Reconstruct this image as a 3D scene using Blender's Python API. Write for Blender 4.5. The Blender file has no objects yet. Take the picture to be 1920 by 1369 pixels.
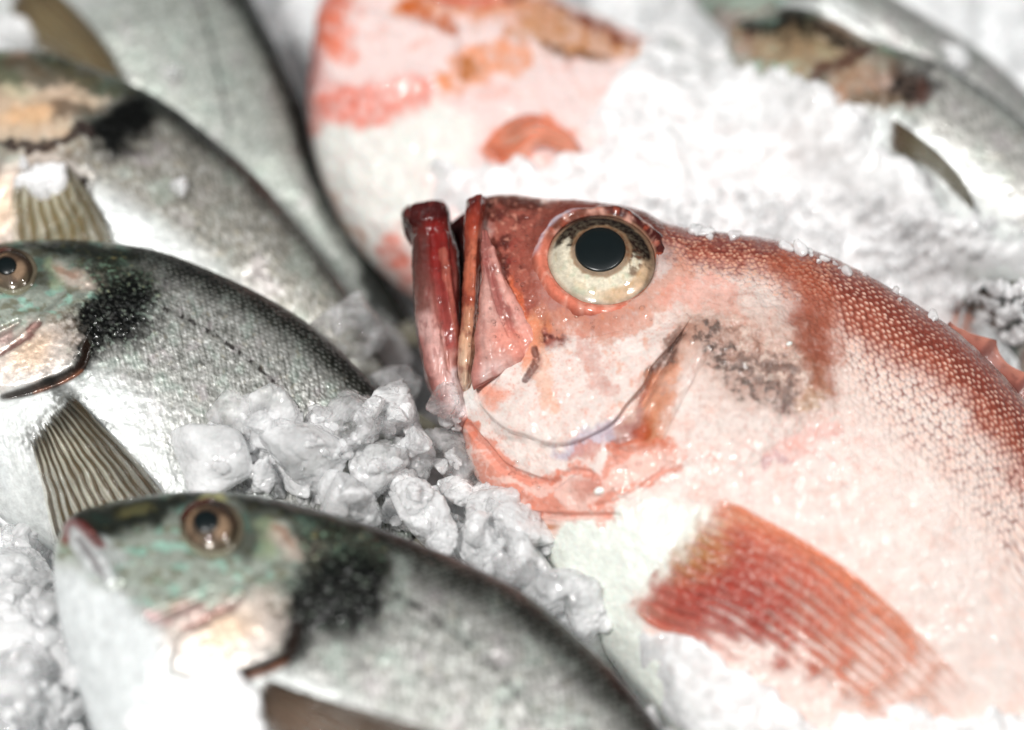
import bpy, bmesh, math, random
import numpy as np
from mathutils import Vector
from mathutils.bvhtree import BVHTree

# ------------------------------------------------------------------ camera, light, exposure
sc = bpy.context.scene
COL = sc.collection
ELEV = math.radians(50)
FOC, SENS = 85.0, 36.0
DIST = 0.7083
CF = np.array([0.0, math.cos(ELEV), -math.sin(ELEV)])      # view direction
CR = np.array([1.0, 0.0, 0.0])
CU = np.array([0.0, math.sin(ELEV), math.cos(ELEV)])
CP = np.array([0.0, 0.0, 0.03]) - CF * DIST
KX = SENS / FOC / 1920.0
PX = DIST * KX                                             # metres per photo pixel at the centre
cam_data = bpy.data.cameras.new("camera")
cam = bpy.data.objects.new("camera", cam_data)
COL.objects.link(cam)
cam.location = CP
cam.rotation_euler = (math.pi / 2 - ELEV, 0, 0)
cam_data.lens = FOC
cam_data.sensor_width = SENS
cam_data.clip_start = 0.01
cam_data.clip_end = 50
cam_data.dof.use_dof = True
cam_data.dof.aperture_fstop = 3.1
cam_data.dof.focus_distance = 0.671
sc.camera = cam

w = bpy.data.worlds.new("World")
sc.world = w
w.use_nodes = True
bg = w.node_tree.nodes["Background"]
bg.inputs["Color"].default_value = (0.93, 0.97, 1.0, 1)
bg.inputs["Strength"].default_value = 0.08


def lamp(name, loc, size, power, col, target=(0.0, 0.0, 0.03)):
    d = bpy.data.lights.new(name, "AREA")
    d.shape = "DISK"
    d.size = size
    d.energy = power
    d.color = col
    o = bpy.data.objects.new(name, d)
    COL.objects.link(o)
    o.location = loc
    o.rotation_euler = (Vector(target) - Vector(loc)).to_track_quat("-Z", "Y").to_euler()
    return o


lamp("stall_lamp", (-0.45, -0.55, 1.25), 0.18, 17.5, (1.0, 0.985, 0.965))
lamp("stall_lamp", (0.55, -0.15, 1.3), 0.16, 7.5, (1.0, 0.99, 0.975))
lamp("overhead_fill_light", (-0.1, -0.35, 1.6), 1.5, 3.0, (0.95, 0.98, 1.0))  # large soft fill added overhead, not a known canopy lamp
sc.view_settings.view_transform = "Standard"
sc.view_settings.look = "None"
sc.view_settings.exposure = 0.0
sc.view_settings.gamma = 1.0
sc.view_settings.use_curve_mapping = False
sc.render.engine = "CYCLES"
sc.cycles.use_denoising = True
sc.cycles.use_adaptive_sampling = True
sc.cycles.adaptive_threshold = 0.015
sc.cycles.max_bounces = 11
sc.cycles.diffuse_bounces = 8
sc.cycles.transmission_bounces = 7
sc.cycles.transparent_max_bounces = 12
sc.cycles.sample_clamp_indirect = 6.0
sc.cycles.caustics_refractive = True
sc.cycles.caustics_reflective = False
random.seed(4)
RNG = np.random.default_rng(4)


# ------------------------------------------------------------------ maths helpers
def ray_dirs(X, Y):
    X = np.asarray(X, float)
    Y = np.asarray(Y, float)
    return CF + ((X - 960.0) * KX)[..., None] * CR + ((684.5 - Y) * KX)[..., None] * CU


def project(P):
    r = P - CP
    z = r @ CF
    return 960.0 + (r @ CR) / z / KX, 684.5 - (r @ CU) / z / KX


def on_plane(X, Y, p0, n):
    d = ray_dirs(X, Y)
    k = ((p0 - CP) @ n) / (d @ n)
    return CP + d * k[..., None]


def at_z(px, py, z):
    d = ray_dirs(px, py)
    return CP + d * ((z - CP[2]) / d[2])


def tilted(deg_y, deg_x=0.0):
    a, b = math.radians(deg_y), math.radians(deg_x)
    n = np.array([math.sin(b), -math.sin(a), math.cos(a) * math.cos(b)])
    return n / np.linalg.norm(n)


def sm(a, b, x):
    t = np.clip((x - a) / (b - a), 0, 1)
    return t * t * (3 - 2 * t)


def _h(ix, iy, s):
    h = (ix.astype(np.int64) * 374761393 + iy.astype(np.int64) * 668265263 + s * 974634777) & 0xFFFFFFFF
    h = ((h ^ (h >> 13)) * 1274126177) & 0xFFFFFFFF
    h = ((h ^ (h >> 15)) * 2246822519) & 0xFFFFFFFF
    return ((h ^ (h >> 16)) & 0xFFFFFF) / float(0xFFFFFF)


def noise(x, y, s=0):
    """smooth gradient noise, about -1..1"""
    xi, yi = np.floor(x), np.floor(y)
    fx, fy = x - xi, y - yi
    ux, uy = fx * fx * fx * (fx * (fx * 6 - 15) + 10), fy * fy * fy * (fy * (fy * 6 - 15) + 10)

    def g(dx, dy):
        a = _h(xi + dx, yi + dy, s) * 2 * math.pi
        return np.cos(a) * (fx - dx) + np.sin(a) * (fy - dy)
    n0 = g(0, 0) * (1 - ux) + g(1, 0) * ux
    n1 = g(0, 1) * (1 - ux) + g(1, 1) * ux
    return (n0 * (1 - uy) + n1 * uy) * 1.5


def fbm(x, y, o=4, s=0, gain=0.5):
    r = 0
    a = 1.0
    for i in range(o):
        r = r + a * noise(x * 2 ** i + 17.3 * i, y * 2 ** i - 9.1 * i, s + i)
        a *= gain
    return r


def worley(x, y, s=0, jit=1.0):
    xi, yi = np.floor(x), np.floor(y)
    f1 = np.full(x.shape, 9.0)
    f2 = np.full(x.shape, 9.0)
    idv = np.zeros(x.shape)
    for dx in (-1, 0, 1):
        for dy in (-1, 0, 1):
            cx, cy = xi + dx, yi + dy
            px = cx + 0.5 + jit * (_h(cx, cy, s) - 0.5)
            py = cy + 0.5 + jit * (_h(cx, cy, s + 7) - 0.5)
            d = np.hypot(x - px, y - py)
            nearer = d < f1
            f2 = np.where(nearer, f1, np.minimum(f2, d))
            idv = np.where(nearer, _h(cx, cy, s + 13), idv)
            f1 = np.where(nearer, d, f1)
    return f1, f2, idv


def hexcells(x, y, s=0, jit=0.25):
    """distance to the nearest centre of a jittered brick lattice, plus offset along x"""
    best = np.full(x.shape, 9.0)
    ox = np.zeros(x.shape)
    idv = np.zeros(x.shape)
    r0 = np.floor(y / 0.8660)
    for dr in (-1, 0, 1):
        r = r0 + dr
        off = np.where(np.mod(r, 2) == 0, 0.0, 0.5)
        c0 = np.floor(x - off)
        for dc in (-1, 0, 1):
            c = c0 + dc
            px = c + off + 0.5 + jit * (_h(c, r, s) - 0.5)
            py = (r + 0.5) * 0.8660 + jit * (_h(c, r, s + 5) - 0.5)
            d = np.hypot(x - px, y - py)
            m = d < best
            best = np.where(m, d, best)
            ox = np.where(m, x - px, ox)
            idv = np.where(m, _h(c, r, s + 9), idv)
    return best, ox, idv


def catmull(pts, n):
    p = np.asarray(pts, float)
    p = np.vstack([2 * p[0] - p[1], p, 2 * p[-1] - p[-2]])
    out = []
    for i in range(1, len(p) - 2):
        t = np.linspace(0, 1, 24, endpoint=False)[:, None]
        a, b, c, d = p[i - 1], p[i], p[i + 1], p[i + 2]
        out.append(0.5 * ((2 * b) + (c - a) * t + (2 * a - 5 * b + 4 * c - d) * t ** 2 + (3 * b - a - 3 * c + d) * t ** 3))
    out.append(p[-2][None])
    q = np.vstack(out)
    s = np.r_[0, np.cumsum(np.linalg.norm(np.diff(q, axis=0), axis=1))]
    s /= s[-1]
    t = np.linspace(0, 1, n) if np.isscalar(n) else np.asarray(n)
    return np.stack([np.interp(t, s, q[:, 0]), np.interp(t, s, q[:, 1])], 1)


def lin(r, g, b, k=1.0):
    c = np.array([r, g, b], float) / 255.0
    return np.where(c <= 0.04045, c / 12.92, ((c + 0.055) / 1.055) ** 2.4) * k


# ------------------------------------------------------------------ pigment helpers (marks that sit in the skin)
def seg_dist(X, Y, pts):
    d = np.full(X.shape, 1e9)
    tt = np.zeros(X.shape)
    L = 0.0
    tot = sum(math.hypot(b[0] - a[0], b[1] - a[1]) for a, b in zip(pts[:-1], pts[1:]))
    for a, b in zip(pts[:-1], pts[1:]):
        ax, ay = a
        vx, vy = b[0] - ax, b[1] - ay
        l2 = vx * vx + vy * vy
        k = np.clip(((X - ax) * vx + (Y - ay) * vy) / l2, 0, 1)
        q = np.hypot(X - ax - k * vx, Y - ay - k * vy)
        m = q < d
        d = np.where(m, q, d)
        tt = np.where(m, (L + k * math.sqrt(l2)) / tot, tt)
        L += math.sqrt(l2)
    return d, tt


def stroke(X, Y, pts, wd, soft=None, taper=True):
    soft = wd if soft is None else soft
    q = [tuple(p) for p in catmull(pts, 20)] if len(pts) > 2 else pts
    d, t = seg_dist(X, Y, q)
    ww = wd * (0.35 + 0.65 * np.sin(np.pi * np.clip(t, 0.02, 0.98)) ** 0.6) if taper else wd
    return 1 - sm(ww * 0.5, ww * 0.5 + soft, d)


def poly(X, Y, pts, soft):
    d, _ = seg_dist(X, Y, list(pts) + [pts[0]])
    ins = np.zeros(X.shape, bool)
    n = len(pts)
    for i in range(n):
        x0, y0 = pts[i]
        x1, y1 = pts[(i + 1) % n]
        if y0 == y1:
            continue
        c = ((y0 > Y) != (y1 > Y)) & (X < (x1 - x0) * (Y - y0) / (y1 - y0) + x0)
        ins ^= c
    sd = np.where(ins, d, -d)
    return sm(-soft, soft, sd)


def ell(X, Y, cx, cy, rx, ry, rot=0.0, soft=0.4):
    a = math.radians(rot)
    x, y = X - cx, Y - cy
    u, v = (x * math.cos(a) + y * math.sin(a)) / rx, (-x * math.sin(a) + y * math.cos(a)) / ry
    return 1 - sm(1 - soft, 1 + soft, np.hypot(u, v))


def lay(C, m, col):
    C[..., :3] += (np.asarray(col)[:3] - C[..., :3]) * np.clip(m, 0, 1)[..., None]


# ------------------------------------------------------------------ mesh and object helpers
def tag(o, label=None, cat=None, group=None, kind=None):
    if label:
        o["label"] = label
    if cat:
        o["category"] = cat
    if group:
        o["group"] = group
    if kind:
        o["kind"] = kind
    return o


def mesh_obj(name, V, F, mat, parent=None, colors=None, metal=None, smooth=True):
    V = np.asarray(V, np.float32)
    org = np.array(root_loc(parent), np.float32)
    me = bpy.data.meshes.new(name)
    F = np.asarray(F, np.int32)
    k = F.shape[1]
    me.vertices.add(len(V))
    me.vertices.foreach_set("co", (V - org).ravel())
    me.loops.add(F.size)
    me.loops.foreach_set("vertex_index", F.ravel())
    me.polygons.add(len(F))
    me.polygons.foreach_set("loop_start", np.arange(0, F.size, k, dtype=np.int32))
    me.update(calc_edges=True)
    me.validate()
    if smooth:
        me.polygons.foreach_set("use_smooth", np.ones(len(me.polygons), bool))
    if colors is not None:
        a = me.color_attributes.new("pigment", "FLOAT_COLOR", "POINT")
        a.data.foreach_set("color", np.clip(colors, 0, 1).astype(np.float32).ravel())
        b = me.attributes.new("sheen", "FLOAT", "POINT")
        b.data.foreach_set("value", (np.zeros(len(V)) if metal is None else metal).astype(np.float32).ravel())
    me.materials.append(mat)
    o = bpy.data.objects.new(name, me)
    COL.objects.link(o)
    if parent is not None:
        o.parent = parent
    return o


def root_loc(p):
    if p is None:
        return (0, 0, 0)
    while p.parent is not None:
        p = p.parent
    return tuple(p.location)


def empty(name, loc, label, cat, group=None):
    o = bpy.data.objects.new(name, None)
    o.empty_display_size = 0.02
    COL.objects.link(o)
    o.location = [float(x) for x in loc]
    return tag(o, label, cat, group)


def grid_faces(nt, nr, closed=True):
    i = np.arange(nt - 1)[:, None]
    j = np.arange(nr if closed else nr - 1)[None]
    j2 = (j + 1) % nr
    return np.stack([i * nr + j, i * nr + j2, (i + 1) * nr + j2, (i + 1) * nr + j], -1).reshape(-1, 4)


def grid_normals(P, n):
    du = np.gradient(P, axis=0)
    dv = np.gradient(np.concatenate([P[:, -1:], P, P[:, :1]], 1), axis=1)[:, 1:-1]
    N = np.cross(du, dv)
    N /= np.maximum(np.linalg.norm(N, axis=-1, keepdims=True), 1e-12)
    s = np.sign((N[:, 1:P.shape[1] // 2] @ n).mean())
    return N * (s if s else 1)


SOLIDS = {}


def loft(name, A, B, p0, n, width, mat, parent, paint=None, bump=None, ts=200, nf=160, nb=40, power=0.85, cover=True, keep=None):
    """closed body between an upper edge A and a lower edge B (given where the photo shows them, set down on the
    fish's own mid plane), as thick as width(t) to either side of that plane"""
    t = np.linspace(0, 1, ts) if np.isscalar(ts) else np.asarray(ts)
    a, b = catmull(A, t), catmull(B, t)
    PA, PB = on_plane(a[:, 0], a[:, 1], p0, n), on_plane(b[:, 0], b[:, 1], p0, n)
    ph = np.r_[np.linspace(0, math.pi, nf, endpoint=False), np.linspace(math.pi, 2 * math.pi, nb, endpoint=False)]
    v = -np.cos(ph)
    hgt = np.sign(np.sin(ph)) * np.abs(np.sin(ph)) ** power
    wt = width(t)
    mid, half = (PA + PB) / 2, (PB - PA) / 2
    P = mid[:, None] + half[:, None] * v[None, :, None] + n * (wt[:, None] * hgt[None])[..., None]
    front = P.copy()
    front[:, nf:] = mid[:, None] + half[:, None] * v[None, nf:, None] + n * (wt[:, None] * -hgt[None, nf:])[..., None]
    X, Y = project(front)
    T = np.broadcast_to(t[:, None], X.shape)
    Vv = np.broadcast_to(v[None], X.shape)
    ml = np.r_[0, np.cumsum(np.linalg.norm(np.diff(mid, axis=0), axis=1))] / PX
    S = np.broadcast_to(ml[:, None], X.shape)
    H = (np.linalg.norm(half, axis=1) / PX)[:, None] * v[None]
    N = grid_normals(P, n)
    if bump is not None:
        P = P + N * (bump(X, Y, T, Vv, S, H) * PX)[..., None]
    nt, nr = X.shape
    C = M = None
    if paint is not None:
        C, M = paint(X, Y, T, Vv, S, H)
        C = np.concatenate([C.reshape(-1, 4), C[0].mean(0)[None], C[-1].mean(0)[None]])
        M = np.concatenate([np.broadcast_to(M, X.shape).ravel(), [0, 0]])
    V = np.concatenate([P.reshape(-1, 3), P[0].mean(0)[None], P[-1].mean(0)[None]])
    F = grid_faces(nt, nr)
    j = np.arange(nr)
    j2 = (j + 1) % nr
    c0, c1 = nt * nr, nt * nr + 1
    cap0 = np.stack([j2, j, np.full(nr, c0), np.full(nr, c0)], -1)
    cap1 = np.stack([(nt - 1) * nr + j, (nt - 1) * nr + j2, np.full(nr, c1), np.full(nr, c1)], -1)
    o = mesh_obj(name, V, F, mat, parent, C, M)
    # end caps as triangles
    add_tris(o, np.concatenate([cap0, cap1])[:, :3])
    if cover:
        st = max(1, nt // 130)
        sr = max(1, nr // 110)
        sub = P[::st, ::sr]
        SOLIDS[keep or (name + str(len(SOLIDS)))] = (sub.reshape(-1, 3), grid_faces(sub.shape[0], sub.shape[1]))
    return o, P


def add_tris(o, tris):
    me = o.data
    bm = bmesh.new()
    bm.from_mesh(me)
    bm.verts.ensure_lookup_table()
    for t in tris:
        try:
            f = bm.faces.new([bm.verts[int(k)] for k in t])
            f.smooth = True
        except ValueError:
            pass
    bmesh.ops.recalc_face_normals(bm, faces=bm.faces)
    bm.to_mesh(me)
    bm.free()


_bvh = {}


def bvh(keys=None):
    keys = tuple(sorted(SOLIDS)) if keys is None else tuple(keys)
    if keys not in _bvh:
        Vs, Fs, k = [], [], 0
        for q in keys:
            V, F = SOLIDS[q]
            Vs.append(V)
            Fs.append(F + k)
            k += len(V)
        V, F = np.concatenate(Vs), np.concatenate(Fs)
        _bvh[keys] = BVHTree.FromPolygons([tuple(x) for x in V.tolist()], [tuple(f) for f in F.tolist()])
    return _bvh[keys]


def hits(X, Y, keys=None, p0=None, n=None):
    """where the lines of sight through these photo positions meet the things already built"""
    tree = bvh(keys)
    d = ray_dirs(X, Y)
    d = d / np.linalg.norm(d, axis=-1, keepdims=True)
    sh = d.shape[:-1]
    d = d.reshape(-1, 3)
    out = np.full(d.shape, np.nan)
    c = Vector(CP)
    for i, v in enumerate(d.tolist()):
        h = tree.ray_cast(c, Vector(v))
        if h[0] is not None:
            out[i] = h[0]
    if p0 is not None:
        bad = np.isnan(out[:, 0])
        if bad.any():
            fb = on_plane(np.asarray(X).ravel(), np.asarray(Y).ravel(), p0, n)
            out[bad] = fb[bad]
    return out.reshape(sh + (3,))


def smooth_grid(P, it=3):
    for _ in range(it):
        Q = P.copy()
        Q[1:-1] = (P[:-2] + 2 * P[1:-1] + P[2:]) / 4
        P = Q.copy()
        P[:, 1:-1] = (Q[:, :-2] + 2 * Q[:, 1:-1] + Q[:, 2:]) / 4
    return P


def drape(name, A, B, keys, p0, n, lift, thick, mat, parent, paint=None, bump=None, nt=120, nf=90, soften=8, round_=0.5, cover=None):
    """a plate or fin lying on a body: edges A and B, lift(t, c) metres above the skin, thick(t, c) metres"""
    a, b = catmull(A, nt), catmull(B, nt)
    u = np.linspace(0, 1, nf)
    X = a[:, :1] * (1 - u) + b[:, :1] * u
    Y = a[:, 1:] * (1 - u) + b[:, 1:] * u
    P = hits(X, Y, keys, p0, n)
    # keep jumps out: follow the skin only where it stays close to the mid plane
    P = smooth_grid(P, soften)
    T = np.broadcast_to(np.linspace(0, 1, nt)[:, None], X.shape)
    U = np.broadcast_to(u[None], X.shape)
    L, K = lift(T, U), thick(T, U)
    edge = np.minimum(np.minimum(U, 1 - U) * 2, np.minimum(T, 1 - T) * 2)
    K = K * sm(0, round_ * 0.5 + 1e-6, edge) ** 0.5
    bp = bump(X, Y, T, U) * PX if bump is not None else 0
    top = P + n * (L + K * 0.5 + bp)[..., None]
    bot = P + n * (L - K * 0.5)[..., None]
    R = np.concatenate([top, bot[:, ::-1]], 1)
    C = M = None
    if paint is not None:
        C, M = paint(X, Y, T, U)
        M = np.broadcast_to(M, X.shape)
        C = np.concatenate([C, C[:, ::-1]], 1).reshape(-1, 4)
        M = np.concatenate([M, M[:, ::-1]], 1).ravel()
    nr = R.shape[1]
    F = grid_faces(nt, nr)
    j = np.arange(nf - 1)
    cap = np.stack([j, j + 1, nr - 2 - j, nr - 1 - j], -1)
    F = np.concatenate([F, cap[:, ::-1], cap + (nt - 1) * nr])
    o = mesh_obj(name, R.reshape(-1, 3), F, mat, parent, C, M)
    if cover:
        SOLIDS[cover] = (top[::3, ::3].reshape(-1, 3), grid_faces(len(top[::3]), len(top[0, ::3]), False))
    return o


# ------------------------------------------------------------------ materials
def nodes_of(name):
    m = bpy.data.materials.new(name)
    m.use_nodes = True
    return m, m.node_tree.nodes, m.node_tree.links, m.node_tree.nodes["Principled BSDF"]


def wet_skin(name, sss=0.25, coat=0.6, bump1=(900, 0.00025), bump2=(260, 0.0004), coat_rough=0.06, mottle=0.12, stretch=None, veil=False):
    m, N, L, b = nodes_of(name)
    at = N.new("ShaderNodeAttribute")
    at.attribute_name = "pigment"
    ms = N.new("ShaderNodeAttribute")
    ms.attribute_name = "sheen"
    tc = N.new("ShaderNodeTexCoord")
    src = tc.outputs["Object"]
    n1 = N.new("ShaderNodeTexNoise")
    n1.inputs["Scale"].default_value = bump1[0]
    n1.inputs["Detail"].default_value = 3
    n2 = N.new("ShaderNodeTexVoronoi")
    n2.inputs["Scale"].default_value = bump2[0]
    n2.feature = "SMOOTH_F1"
    n3 = N.new("ShaderNodeTexNoise")
    n3.inputs["Scale"].default_value = 320
    n3.inputs["Detail"].default_value = 5
    n3.inputs["Roughness"].default_value = 0.7
    if stretch:
        mp = N.new("ShaderNodeMapping")
        mp.inputs["Rotation"].default_value = (0, 0, math.radians(stretch[0]))
        mp.inputs["Scale"].default_value = (stretch[1], 1, 1)
        L.new(src, mp.inputs["Vector"])
        src = mp.outputs["Vector"]
    for q in (n1, n2, n3):
        L.new(src, q.inputs["Vector"])
    ramp = N.new("ShaderNodeMapRange")
    ramp.inputs["From Min"].default_value = 0.3
    ramp.inputs["From Max"].default_value = 0.7
    ramp.inputs["To Min"].default_value = 1 - mottle
    ramp.inputs["To Max"].default_value = 1 + mottle
    L.new(n3.outputs["Fac"], ramp.inputs["Value"])
    mul = N.new("ShaderNodeVectorMath")
    mul.operation = "SCALE"
    L.new(at.outputs["Color"], mul.inputs[0])
    L.new(ramp.outputs["Result"], mul.inputs["Scale"])
    L.new(mul.outputs["Vector"], b.inputs["Base Color"])
    L.new(at.outputs["Alpha"], b.inputs["Roughness"])
    if veil:
        tr = N.new("ShaderNodeBsdfTransparent")
        mx = N.new("ShaderNodeMixShader")
        L.new(ms.outputs["Fac"], mx.inputs["Fac"])
        L.new(b.outputs["BSDF"], mx.inputs[1])
        L.new(tr.outputs["BSDF"], mx.inputs[2])
        L.new(mx.outputs["Shader"], N["Material Output"].inputs["Surface"])
    else:
        L.new(ms.outputs["Fac"], b.inputs["Metallic"])
    b1 = N.new("ShaderNodeBump")
    b1.inputs["Strength"].default_value = 1.0
    b1.inputs["Distance"].default_value = bump1[1]
    L.new(n1.outputs["Fac"], b1.inputs["Height"])
    b2 = N.new("ShaderNodeBump")
    b2.inputs["Strength"].default_value = 1.0
    b2.inputs["Distance"].default_value = bump2[1]
    L.new(n2.outputs["Distance"], b2.inputs["Height"])
    L.new(b1.outputs["Normal"], b2.inputs["Normal"])
    L.new(b2.outputs["Normal"], b.inputs["Normal"])
    b.inputs["Subsurface Weight"].default_value = sss
    b.inputs["Subsurface Radius"].default_value = (1.0, 0.45, 0.35)
    b.inputs["Subsurface Scale"].default_value = 0.0008
    b.inputs["Coat Weight"].default_value = coat
    b.inputs["Coat Roughness"].default_value = coat_rough
    b.inputs["IOR"].default_value = 1.38
    b.inputs["Specular IOR Level"].default_value = 0.25
    b.inputs["Coat IOR"].default_value = 1.33
    L.new(b2.outputs["Normal"], b.inputs["Coat Normal"])
    return m


def plain(name, col, rough, coat=0.0, trans=0.0, ior=1.4, sss=0.0):
    m, N, L, b = nodes_of(name)
    tc = N.new("ShaderNodeTexCoord")
    n = N.new("ShaderNodeTexNoise")
    n.inputs["Scale"].default_value = 250
    n.inputs["Detail"].default_value = 4
    L.new(tc.outputs["Object"], n.inputs["Vector"])
    r = N.new("ShaderNodeValToRGB")
    r.color_ramp.elements[0].color = tuple(0.75 * c for c in col) + (1,)
    r.color_ramp.elements[1].color = tuple(min(1, 1.2 * c) for c in col) + (1,)
    L.new(n.outputs["Fac"], r.inputs["Fac"])
    L.new(r.outputs["Color"], b.inputs["Base Color"])
    b.inputs["Roughness"].default_value = rough
    b.inputs["Coat Weight"].default_value = coat
    b.inputs["Coat Roughness"].default_value = 0.03
    b.inputs["Transmission Weight"].default_value = trans
    b.inputs["IOR"].default_value = ior
    b.inputs["Subsurface Weight"].default_value = sss
    b.inputs["Subsurface Scale"].default_value = 0.002
    return m


def cornea_mat():
    m, N, L, b = nodes_of("cornea_film")
    N.remove(b)
    tr = N.new("ShaderNodeBsdfTransparent")
    gl = N.new("ShaderNodeBsdfGlossy")
    gl.inputs["Roughness"].default_value = 0.03
    fr = N.new("ShaderNodeFresnel")
    fr.inputs["IOR"].default_value = 1.36
    mx = N.new("ShaderNodeMixShader")
    L.new(fr.outputs["Fac"], mx.inputs["Fac"])
    L.new(tr.outputs["BSDF"], mx.inputs[1])
    L.new(gl.outputs["BSDF"], mx.inputs[2])
    L.new(mx.outputs["Shader"], N["Material Output"].inputs["Surface"])
    return m


def ice_mat(name, clear, nscale=110.0, bumpd=0.00016, sss=0.004, tint=(0.975, 0.985, 0.995), rough=(0.04, 0.22), soak=1.0, thaw=0.0, ior=1.31, wet=0.0, facet=1.0):
    """melting ice: milky inside where it is full of air, clear where it has thawed, wet and glossy outside"""
    m, N, L, b = nodes_of(name)
    tc = N.new("ShaderNodeTexCoord")
    oi = N.new("ShaderNodeObjectInfo")
    add = N.new("ShaderNodeVectorMath")
    add.operation = "ADD"
    L.new(tc.outputs["Object"], add.inputs[0])
    L.new(oi.outputs["Location"], add.inputs[1])

    def nz(k, det, r=0.6):
        q = N.new("ShaderNodeTexNoise")
        q.inputs["Scale"].default_value = k
        q.inputs["Detail"].default_value = det
        q.inputs["Roughness"].default_value = r
        L.new(add.outputs["Vector"], q.inputs["Vector"])
        return q.outputs["Fac"]

    def rng(src, a, b_, c, d):
        q = N.new("ShaderNodeMapRange")
        for k_, v_ in zip(("From Min", "From Max", "To Min", "To Max"), (a, b_, c, d)):
            q.inputs[k_].default_value = v_
        L.new(src, q.inputs["Value"])
        return q.outputs["Result"]
    n1, n2 = nz(nscale, 6), nz(nscale * 4.0, 3)
    L.new(rng(n1, 0.36, 0.64, max(0.0, clear - 0.4), min(1.0, clear + 0.4)), b.inputs["Transmission Weight"])
    L.new(rng(n2, 0.3, 0.7, rough[0], rough[1]), b.inputs["Roughness"])
    b.inputs["Base Color"].default_value = tint + (1,)
    b.inputs["IOR"].default_value = ior
    b.inputs["Subsurface Weight"].default_value = soak
    b.inputs["Subsurface Radius"].default_value = (0.9, 1.0, 1.0)
    b.inputs["Subsurface Scale"].default_value = sss
    vo = N.new("ShaderNodeTexVoronoi")
    vo.feature = "SMOOTH_F1"
    vo.inputs["Scale"].default_value = nscale * 2.4
    L.new(add.outputs["Vector"], vo.inputs["Vector"])
    b1 = N.new("ShaderNodeBump")
    b1.inputs["Distance"].default_value = bumpd
    L.new(vo.outputs["Distance"], b1.inputs["Height"])
    b2 = N.new("ShaderNodeBump")
    b2.inputs["Distance"].default_value = bumpd * 0.8
    L.new(n2, b2.inputs["Height"])
    L.new(b1.outputs["Normal"], b2.inputs["Normal"])
    v2 = N.new("ShaderNodeTexVoronoi")
    v2.inputs["Scale"].default_value = 800.0
    L.new(add.outputs["Vector"], v2.inputs["Vector"])
    b3 = N.new("ShaderNodeBump")
    b3.inputs["Distance"].default_value = 0.00010
    L.new(v2.outputs["Distance"], b3.inputs["Height"])
    L.new(b2.outputs["Normal"], b3.inputs["Normal"])
    L.new(b3.outputs["Normal"], b.inputs["Normal"])
    for q in (b1, b2, b3):
        q.inputs["Distance"].default_value *= facet
    if wet:
        b.inputs["Coat Weight"].default_value = wet
        b.inputs["Coat IOR"].default_value = 1.5
        b.inputs["Coat Roughness"].default_value = 0.02
        L.new(b3.outputs["Normal"], b.inputs["Coat Normal"])
    if thaw:
        tr = N.new("ShaderNodeBsdfTransparent")
        mx = N.new("ShaderNodeMixShader")
        L.new(rng(nz(nscale * 0.7, 4), 0.35, 0.65, max(0.0, thaw - 0.25), thaw + 0.25), mx.inputs["Fac"])
        L.new(b.outputs["BSDF"], mx.inputs[1])
        L.new(tr.outputs["BSDF"], mx.inputs[2])
        L.new(mx.outputs["Shader"], N["Material Output"].inputs["Surface"])
    return m


M_RED = wet_skin("red_fish_skin", 0.25, 0.5, (1000, 0.00005), (330, 0.00012), 0.04, 0.11)
M_JAW = wet_skin("red_jaw_skin", 0.15, 0.6, (700, 0.00007), (300, 0.00010), 0.04, 0.2)
M_EYE = wet_skin("eye_skin", 0.0, 0.5, (700, 0.00004), (300, 0.00004), 0.03, 0.2)
M_BREAM = wet_skin("bream_skin", 0.04, 0.45, (1000, 0.00007), (420, 0.00012), 0.05, 0.22)
M_FIN = wet_skin("fin_membrane", 0.2, 0.5, (900, 0.00005), (500, 0.00005), 0.05, 0.15, veil=True)
M_PUPIL = plain("eye_black", (0.004, 0.008, 0.009), 0.3, 0.0)
M_PUPIL.node_tree.nodes["Principled BSDF"].inputs["Specular IOR Level"].default_value = 0.7
M_CORNEA = cornea_mat()
M_ICE = ice_mat("melting_ice", 0.27, rough=(0.02, 0.09), sss=0.002, soak=0.3, thaw=0.33, tint=(0.99, 0.995, 1.0), wet=1.0, facet=1.8)
M_CLEAR = ice_mat("clear_ice", 0.55, rough=(0.02, 0.08), sss=0.006, soak=0.8, thaw=0.50, tint=(0.99, 0.995, 1.0), ior=1.22, wet=1.0, facet=1.5)
M_WHITE = ice_mat("white_ice", 0.04, 80.0, 0.00018, 0.003, (0.99, 0.995, 1.0), rough=(0.02, 0.12), soak=0.4, thaw=0.18, wet=1.0, facet=1.8)
M_SLUSH = ice_mat("crushed_ice_surface", 0.0, 220.0, 0.0003, 0.003, (0.96, 0.972, 0.98), (0.15, 0.4), 0.3)
M_SNOW = ice_mat("packed_white_ice", 0.0, 200.0, 0.00012, 0.004, (0.985, 0.982, 0.985), (0.08, 0.3), 0.25, wet=0.6)
M_SCALE = plain("loose_scale", (0.82, 0.82, 0.78), 0.2, 0.5, 0.0, 1.4, 0.3)


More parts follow.
